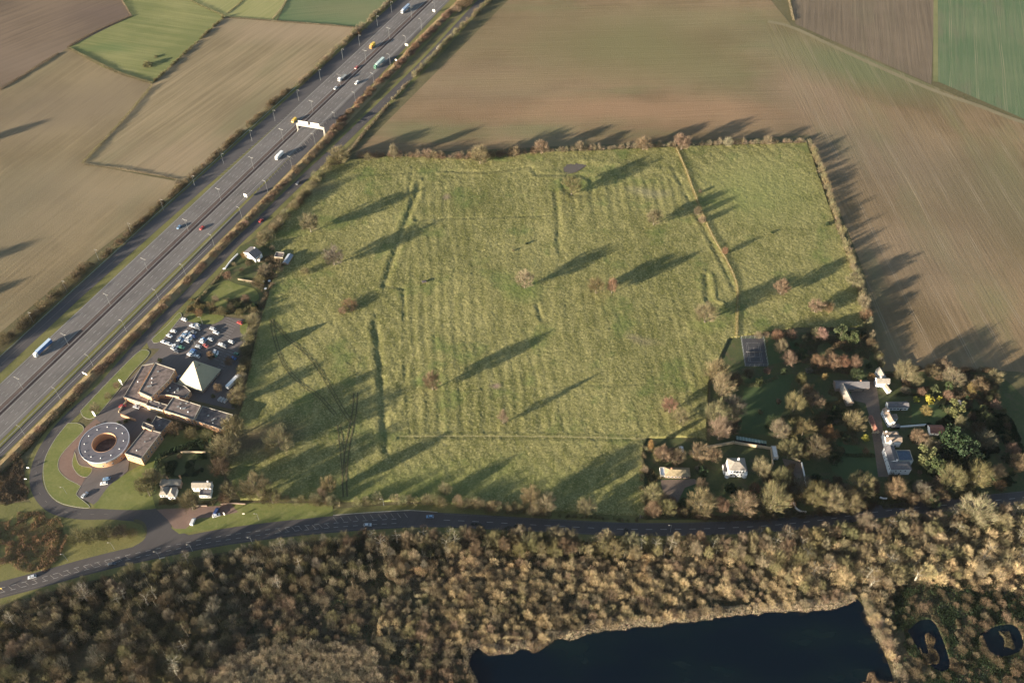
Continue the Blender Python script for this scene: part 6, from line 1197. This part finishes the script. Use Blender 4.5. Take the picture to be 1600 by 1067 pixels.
for s in (-1, 1): GL.poly([(.9, s*.875, 1.0), (.3, s*.76, 1.36), (-1.15, s*.76, 1.38), (-1.6, s*.875, 1.05)][::s], GLASS)
for i, v_ in enumerate(GL.v): GL.v[i] = (v_[0]*1.012, v_[1]*1.012, v_[2]+.012)
GLM = GL.mesh('window_glass'); HLm = MB(); HLm.box((0, 0, 0), (.1, .32, .14), LAMPW); HLm = HLm.mesh('headlight'); TLm = MB(); TLm.box((0, 0, 0), (.08, .3, .16), REDL); TLm = TLm.mesh('tail_light')
VC = dict(white=(.78, .78, .76), silver=(.50, .52, .54), grey=(.22, .23, .24), dark=(.05, .055, .065), blue=(.04, .12, .32), lightblue=(.15, .26, .40), red=(.42, .04, .03), green=(.08, .22, .14), yellow=(.72, .48, .06), pinkred=(.5, .12, .10), orange=(.6, .3, .08), navy=(.02, .05, .16))
CARP = None
def car(x, y, a, colr, label, group=None, name='parked_car'):
    global CARP
    if CARP is None:
        r = empty(name, (0, 0, 0)); link('body', BODY, r); link('window_glass', GLM, r); wheels(r, (-1.3, 1.3), .78)
        for s in (-1, 1): link('headlight', HLm, r).location = (2.08, s*.6, .68); link('tail_light', TLm, r).location = (-2.1, s*.62, .8)
        CARP = r
    else: r = copy_tree(CARP)
    r.name = name; r.scale = (1.12, 1.12, 1.12); r.location = (x, y, .17); r.rotation_euler = (0, 0, a); tag(r, label, 'car', group)
    for ch in r.children:
        if ch.name.startswith('body'): ch.color = (*VC[colr], 1)
    return r
VANB = profile_mesh([(-2.6, .35), (2.5, .35), (2.6, .7), (2.45, 1.1), (1.75, 1.35), (1.2, 2.15), (-2.55, 2.25), (-2.65, 2.1)], 2.0, PAINT, 'body', .08, 1.8)
VG = MB(); VG.poly([(1.79, -.85, 1.36), (1.79, .85, 1.36), (1.26, .8, 2.1), (1.26, -.8, 2.1)], GLASS)
for s in (-1, 1): VG.poly([(1.5, s*1.01, 1.3), (1.1, s*.985, 1.95), (.4, s*.985, 1.95), (.4, s*1.01, 1.3)][::s], GLASS)
VGM = VG.mesh('window_glass')
def van(x, y, a, colr, label, s=1.0, name='van'):
    r = empty(name, (x, y, .17), a, label, 'van'); link('body', VANB, r, VC[colr]); link('window_glass', VGM, r); wheels(r, (-1.7, 1.65), .88)
    for q in (-1, 1): link('headlight', HLm, r).location = (2.5, q*.7, .85)
    r.scale = (s, s, s); return r
def lorry(x, y, a, trailer, cabc, label, L=13.6, topc=None, name='lorry', low=False):
    r = empty(name, (x, y, .17), a, label, 'lorry'); m = MB(); W_ = 2.5
    if not low:
        m.box((-1.2, 0, 2.55), (L, W_, 2.9), PAINT); m.build('trailer', r, VC[trailer] if isinstance(trailer, str) else trailer)
        if topc: m = MB(); m.box((-1.2, 0, 4.03), (L-.1, W_-.1, .06), PAINT); m.build('trailer_roof', r, topc)
    else:
        m.box((-1.2, 0, 1.0), (L, W_, .25), GALV)
        for q in (-1, 1): m.tube([(-L/2-1, q*1.1, 2.9), (L/2-1.3, q*1.1, 3.2)], .09, GALV, 5)
        for xx in np.linspace(-L/2-.9, L/2-1.5, 6):
            for q in (-1, 1): m.tube([(xx, q*1.1, 1.1), (xx, q*1.1, 3.0)], .07, GALV, 4)
        m.build('trailer', r)
    m = MB(); m.box((-1.2, 0, .95), (L-.4, 1.2, .3), TYRE); m.build('chassis', r)
    m = MB(); k = L/2-1.2
    pr = [(k+.35, .6), (k+2.6, .6), (k+2.7, 1.6), (k+2.45, 2.9), (k+1.9, 3.5), (k+.35, 3.7)]; c = link('cab', profile_mesh(pr, 2.45, PAINT, 'cab', .12, 3.0), r, VC[cabc])
    g = MB(); g.poly([(k+2.73, -1.05, 1.75), (k+2.73, 1.05, 1.75), (k+2.5, 1.0, 2.8), (k+2.5, -1.0, 2.8)], GLASS); g.build('windscreen', c)
    wheels(r, [k+1.6, k-1.2, -L/2+.6, -L/2+1.9, -L/2+3.2], 1.05, .5, True); return r
MA = math.atan2(MD[1], MD[0])   # heading north along the motorway; traffic keeps left
def onm(px, py, z=1.0): return at(px, py, z)
x, y = onm(66.5, 543, 2.6); lorry(x, y, MA+math.pi, (.05, .14, .36), 'white', 'long blue lorry with pale roof at the lower left of the motorway', 13.6, (.55, .66, .78))
x, y = onm(592.5, 98.5, 2.4); lorry(x, y, MA+math.pi, (.55, .66, .6), 'green', 'white and green articulated lorry on the upper motorway', 13.6)
x, y = onm(633.5, 14, 2.2); lorry(x, y, MA+math.pi, (.30, .38, .50), 'silver', 'blue grey lorry nearest the top edge of the motorway', 12)
x, y = onm(436.5, 243.5, 1.8); lorry(x, y, MA+math.pi, 'white', 'white', 'short white box lorry south of the sign gantry', 7)
x, y = onm(535, 122, 1); lorry(x, y, MA+math.pi, 'white', 'white', 'empty white car transporter beside a lamp post', 9, low=True)
x, y = onm(459.5, 188.5, 1); van(x, y, MA+math.pi, 'yellow', 'yellow van just left of the sign gantry', 1.15)
x, y = onm(582, 73, 1); lorry(x, y, MA+math.pi, 'yellow', 'orange', 'small yellow recovery lorry on the upper left carriageway', 5)
x, y = onm(280, 354.5, 1); car(x, y, MA+math.pi, 'lightblue', 'blue car on the left motorway carriageway', None, 'car')
x, y = onm(315.5, 356, 1); car(x, y, MA+math.pi, 'red', 'red car on the right motorway carriageway', None, 'car')
x, y = onm(557.5, 129.5, 1); van(x, y, MA+math.pi, 'white', 'small white van right of the car transporter', .9)
x, y = onm(557, 105.5, 1); car(x, y, MA+math.pi, 'pinkred', 'dull red car left of the white and green lorry', None, 'car')
x, y = onm(524.5, 137.5, 1); car(x, y, MA+math.pi, 'silver', 'small silver car below the car transporter', None, 'car')
def heading(line, x, y):
    i = int(np.argmin(np.hypot(line[:, 0]-x, line[:, 1]-y))); i = min(max(i, 1), len(line)-2); d = line[i+1]-line[i-1]; return math.atan2(d[1], d[0])
x, y = at(685.5, 75.5, 1); van(x, y, heading(LOC, x, y), 'white', 'white van alone on the local road beside the great field', 1.15)
x, y = at(408, 344.5, .8); car(x, y, heading(LOC, x, y)+math.pi, 'red', 'dark red car on the local road above the roadside cottage', None, 'car')
x, y = at(466, 286, .8); car(x, y, heading(LOC, x, y), 'dark', 'dark car on the local road near the thick hedge', None, 'car')
for px, py, co, lb, fl in [(50, 901, 'silver', 'silver car at the lower left end of the main road', 1), (175, 881, 'dark', 'dark car on the main road below the road island', 0), (574.5, 820, 'silver', 'silver car on the main road left of the blue one', 0), (672, 807, 'lightblue', 'bright blue car on the main road', 1)]:
    x, y = at(px, py, .8); car(x, y, heading(MAIN, x, y)+math.pi*fl, co, lb, None, 'car')
x, y = at(301.5, 814.5, 1.1); van(x, y, R(80), 'white', 'white van parked on the verge of the layby', 1.0)
x, y = at(338.5, 798, 1.1); van(x, y, R(75), 'navy', 'dark blue van parked in the layby', 1.0)
x, y = at(338, 805, .8); car(x, y, R(20), 'white', 'white car on the grass just below the dark blue van')
# hotel cars
ca = heading(LOC, *at(255, 500))-math.pi/2
x, y = at(166.5, 748, .8); car(x, y, ca+R(35), 'lightblue', 'light blue car, upper of a pair below the round building'); x, y = at(162.5, 755, .8); car(x, y, ca+R(35), 'white', 'pale car, lower of a pair below the round building')
x, y = at(132.5, 773, .8); car(x, y, R(62), 'silver', 'silver car parked alone near the bend of the local road')
x, y = at(217.5, 631.5, .8); car(x, y, R(-20), 'white', 'white car, upper of two in the hotel entrance court'); x, y = at(213.5, 635.5, .8); car(x, y, R(-20), 'silver', 'pale car, lower of two in the hotel entrance court'); x, y = at(191.5, 634, .8); car(x, y, R(10), 'red', 'red car in the hotel entrance court')
x, y = at(278.5, 590, .8); car(x, y, R(60), 'blue', 'blue car squeezed between the hotel and the pyramid roof')
ROWS = [('car park row nearest the local road', [(560, 170, 'white'), (410, 333, 'white'), (352, 395, 'white'), (277, 482, 'white'), (350, 508, 'silver')]),
 ('upper half of car park second row', [(675, 258, 'white'), (735, 243, 'silver'), (602, 350, 'white'), (570, 383, 'lightblue'), (547, 408, 'silver'), (515, 440, 'lightblue'), (499, 470, 'white'), (467, 507, 'dark'), (436, 535, 'white'), (412, 574, 'silver')]),
 ('lower half of car park second row', [(752, 295, 'grey'), (690, 345, 'grey'), (683, 402, 'navy'), (641, 398, 'white'), (626, 430, 'white'), (600, 467, 'silver'), (522, 556, 'green'), (455, 612, 'dark')]),
 ('third car park row', [(955, 298, 'silver'), (1002, 350, 'white'), (922, 445, 'silver'), (832, 445, 'lightblue'), (806, 480, 'white'), (852, 532, 'pinkred'), (755, 547, 'silver'), (691, 600, 'blue'), (672, 630, 'lightblue'), (640, 658, 'white'), (735, 681, 'white'), (757, 657, 'dark')]),
 ('right hand car park rows', [(1332, 216, 'red'), (1210, 480, 'white'), (1073, 516, 'white'), (1112, 541, 'grey'), (995, 614, 'silver'), (990, 641, 'white'), (975, 668, 'green'), (1290, 650, 'green'), (1240, 707, 'blue')])]
ORD = ['first', 'second', 'third', 'fourth', 'fifth', 'sixth', 'seventh', 'eighth', 'ninth', 'tenth', 'eleventh', 'twelfth']
for rn, cs in ROWS:
    for i, (zx, zy, co) in enumerate(cs):
        x, y = at(225+zx/8.889, 480+zy/8.889, .8); car(x, y, ca+random.uniform(-.06, .06)+(math.pi if random.random() < .3 else 0), co, '%s car, %s from the top, %s' % ({'lightblue': 'light blue', 'pinkred': 'dull red', 'navy': 'navy', 'dark': 'dark'}.get(co, co), ORD[i], rn.replace('upper side of the ', 'upper ').replace('lower side of the ', 'lower ')), 'cars in the hotel car park')
x, y = at(365, 596.5, 2); lorry(x, y, math.atan2(*(np.array(at(373, 588))-np.array(at(357, 604)))[::-1]), 'white', 'white', 'long white coach like lorry parked by the tan hedge', 11)
for i, (px, py) in enumerate([(343.5, 623), (348, 624.5), (352.5, 626)]):
    x, y = at(px, py, .8); m = MB(); r = empty('waste_container', (x, y, .17), R(62), 'white waste container, %s of three below the pyramid roof' % ['left', 'middle', 'right'][i], 'container', 'white containers by the pyramid'); m.box((0, 0, .7), (3.4, 1.3, 1.3), WHM, 0, .92); m.build('bin_body', r); m = MB(); m.box((0, 0, 1.4), (3.3, 1.28, .12), GALV); m.build('lid', r)
mb = MB()   # bay lines of the car park
ce, se = math.cos(ca), math.sin(ca)
for (ax, ay), (bx, by), Lb in [((281, 498), (254, 533), 5), ((304, 507), (272, 545), 10), ((333, 512), (300, 556), 10), ((363, 500), (333, 560), 10), ((372, 530), (345, 575), 5)]:
    a, b = np.array(at(ax, ay)), np.array(at(bx, by)); n = int(np.linalg.norm(b-a)/2.5)
    for k in range(n+1):
        q = a+(b-a)*k/n; p0 = q-np.array([ce, se])*Lb/2; p1 = q+np.array([ce, se])*Lb/2; t = (b-a)/np.linalg.norm(b-a)*.07
        mb.poly([(*(p0-t), .155), (*(p0+t), .155), (*(p1+t), .155), (*(p1-t), .155)], M_line)
tag(mb.build('bay_markings'), 'white parking bay lines in the hotel car park', 'bay markings', kind='structure')

# ------------------------------------------------------------------ lamps, gantry, signs
def lamp_proto(h, arm, double):
    m = MB(); m.tube([(0, 0, 0), (0, 0, h)], [.10, .055], GALV, 6); P = m.mesh('pole'); m = MB()
    m.tube([(0, -arm if double else 0, h+.25), (0, 0, h-.1), (0, arm, h+.25)], .06, GALV, 5); A = m.mesh('arm'); m = MB(); m.box((0, 0, 0), (.35, .9, .18), M_kerb, 0, .7); Ln = m.mesh('lantern'); return P, A, Ln
LP = {True: lamp_proto(12, 1.6, True), False: lamp_proto(12, 2.0, False), 's': lamp_proto(8, 1.2, False)}
def lamp(x, y, a, key, label, group, h=12):
    P, A, Ln = LP[key]; r = empty('street_lamp', (x, y, 0), a, label, 'street lamp', group); link('pole', P, r); link('arm', A, r)
    arm = 1.6 if key is True else 2.0 if key is False else 1.2
    for s in ((-1, 1) if key is True else (1,)): link('lantern', Ln, r).location = (0, s*(arm+.3), (8 if key == 's' else 12)+.25)
def nth(i): return ORD[i] if i < 12 else ['thirteenth', 'fourteenth', 'fifteenth', 'sixteenth', 'seventeenth', 'eighteenth', 'nineteenth'][i-12]
cen = [(36, 607.5), (104, 538), (167, 475), (225, 420), (288.7, 359), (343, 312), (395.7, 263.7), (446, 221), (492.7, 176.7), (535.7, 135.7), (575.5, 97.5), (610.7, 62), (640.7, 27.7), (667, 0)]
for i, p in enumerate(cen): s, _ = mso(*p); lamp(*mw(s, -1.5), MA, True, 'twin armed lamp post in the central reservation, %s from the lower left' % nth(i), 'lamps in the central reservation')
rt = [(41, 683), (95, 624), (146, 572.5), (198, 518.6), (249, 471), (291, 432), (335, 385), (378.6, 342.4), (418.6, 301), (456.6, 263), (493, 227.5), (525, 194), (556, 162.5), (584.5, 132.5), (610, 102.5), (635, 74), (659, 47.5), (680, 22)]
for i, p in enumerate(rt): lamp(*at(*p), MA, False, 'lamp post on the right side of the motorway, %s from the lower left' % nth(i), 'lamps on the right of the motorway')
lf = [(53, 505), (105, 456), (155, 407), (206, 366), (256, 329), (305, 292), (350, 257), (394, 221), (430, 189.5), (467, 158), (501, 126), (536, 94), (562, 72), (590, 42), (612, 20)]
for i, p in enumerate(lf): lamp(*at(*p), MA+math.pi, False, 'lamp post on the left side of the motorway, %s from the lower left' % nth(i), 'lamps on the left of the motorway')
for p, lb in [((301, 861), 'below the road junction'), ((179, 858), 'right on the road island'), ((106, 876), 'left on the road island'), ((405, 813), 'on the verge right of the layby'), ((600, 790), 'at the lower hedge gap'), ((250, 872), 'below the junction on the wood side'), ((1047, 831), 'below the bungalow'), ((395, 850), 'opposite the layby on the wood side'), ((105, 772), 'inside the bend of the local road'), ((306.5, 543), 'in the middle of the car park'), ((317, 507), 'at the top of the car park'), ((140, 725), 'by the round building')]:
    lamp(*at(*p), R(90), 's', 'slim lamp post '+lb, None)
# gantry over the right carriageway
A, B = np.array(at(466, 204.5)), np.array(at(507.5, 211.5)); c_ = (A+B)/2; ga = math.atan2(*(B-A)[::-1]); gl = float(np.linalg.norm(B-A)); r = empty('sign_gantry', (*c_, 0), ga, 'cream steel sign gantry spanning the right carriageway', 'sign gantry')
for s in (-1, 1):
    m = MB()
    for o in (-.7, .7): m.tube([(s*gl/2, o*1.5, 0), (s*gl/2, o*.5, 6.8)], .22, CREAMP, 6)
    m.build('leg', r)
m = MB()
for yy, zz in ((-.6, 6.6), (.6, 6.6), (-.6, 7.8), (.6, 7.8)): m.tube([(-gl/2-.4, yy, zz), (gl/2+.4, yy, zz)], .2, CREAMP, 5)
for k in range(12): x0 = -gl/2+gl*k/12; m.tube([(x0, -.6, 6.6), (x0+gl/12, -.6, 7.8)], .08, CREAMP, 4); m.tube([(x0, -.6, 6.6), (x0, .6, 6.6)], .08, CREAMP, 4)
m.build('beam', r)
for x0, w_ in ((-gl*.27, gl*.36), (gl*.17, gl*.32)):
    m = MB(); m.box((x0, .9, 9.0), (w_, .18, 3.4), CREAMP); m.build('sign_panel', r)
    for q in (-.3, 0, .3): p = MB(); p.box((x0+q*w_, .76, 8.9), (.12, .12, 3.2), GALV); p.build('support_post', r)
def sign(px, py, w, h, base, a, label, mat=None, name='road_sign', cat='road sign'):
    x, y = at(px, py); r = empty(name, (x, y, 0), a, label, cat); m = MB(); m.box((0, 0, base+h/2), (w, .12, h), mat or CREAMP); m.build('sign_panel', r)
    for s in (-.35, .35): m = MB(); m.cyl((s*w, .1, (base+h/2)/2), .07, base+h/2, GALV, 6); m.build('post', r)
nrm = MA-math.pi/2
sign(384.5, 310, 3.2, 3.2, 1.5, nrm, 'pale square sign on the verge beside the right slip road'); sign(134, 587, 4.2, 1.8, 1.5, nrm, 'wide pale sign at the foot of the bank opposite the hotel'); sign(678, 21, 2.6, 2.6, 1.5, nrm, 'pale sign on the bank near the top edge')
sign(635.5, 74, 3.4, 2.2, 1.5, nrm, 'wide pale sign right of the road arrows on the bank'); sign(619, 97, 2.0, 1.6, 1.2, nrm, 'small pale sign on the bank by the lorry'); sign(191, 602, 1.8, 6.0, .3, R(-20), 'tall white totem sign on the hotel grass strip', WHITE, 'totem_sign', 'sign')
sign(148.5, 650, 1.8, 5.0, .3, R(-20), 'white totem sign at the hotel entrance', WHITE, 'totem_sign', 'sign'); sign(45, 733, 1.6, 1.2, 1.2, 0, 'small white sign at the upper left of the road bend', WHITE); sign(41, 750, 1.6, .9, 1.0, 0, 'small white sign at the lower left of the road bend', WHITE)
sign(3, 921, 1.0, 1.2, 1.0, 0, 'small yellow sign at the left end of the main road', plain('yellow_sign', (.6, .42, .1), .6)); sign(254, 873, 3.4, 1.0, .8, R(15), 'pale low sign by the wood below the junction'); sign(381, 804, 1.4, .9, .8, 0, 'small pale board on the layby verge'); sign(351, 805, .8, 3.2, .3, 0, 'upright cream post sign beside the white car on the grass')
# hay rack and boulders in the meadow
r = empty('feed_rack', (*at(663, 443), 1.15), .3, 'dark feeding rack standing alone in the upper left meadow', 'feed rack'); m = MB(); m.box((0, 0, 1.3), (3.6, 2.4, .14), FELT2, 0, .8); m.build('roof', r); m = MB(); m.box((0, 0, .7), (3.0, 1.2, .6), BRICKD, 0, 1.1); m.build('trough', r)
for sx in (-1, 1):
    for sy in (-1, 1): m = MB(); m.cyl((sx*1.5, sy*.9, .65), .08, 1.3, BRICKD, 6); m.build('leg', r)
# ------------------------------------------------------------------ air
if HAZE:
    m = MB(); hm = bpy.data.materials.new('haze'); hm.use_nodes = True; n = hm.node_tree.nodes; n.remove(n['Principled BSDF']); pv = n.new('ShaderNodeVolumePrincipled'); pv.inputs['Color'].default_value = (.82, .88, 1, 1); pv.inputs['Density'].default_value = HAZE; pv.inputs['Anisotropy'].default_value = .2
    hm.node_tree.links.new(pv.outputs[0], n['Material Output'].inputs['Volume'])
    m.box((0, 3000, 269.5), (12010, 12010, 541), hm); tag(m.build('haze'), 'thin pale haze filling the air over the land', 'haze', kind='stuff')
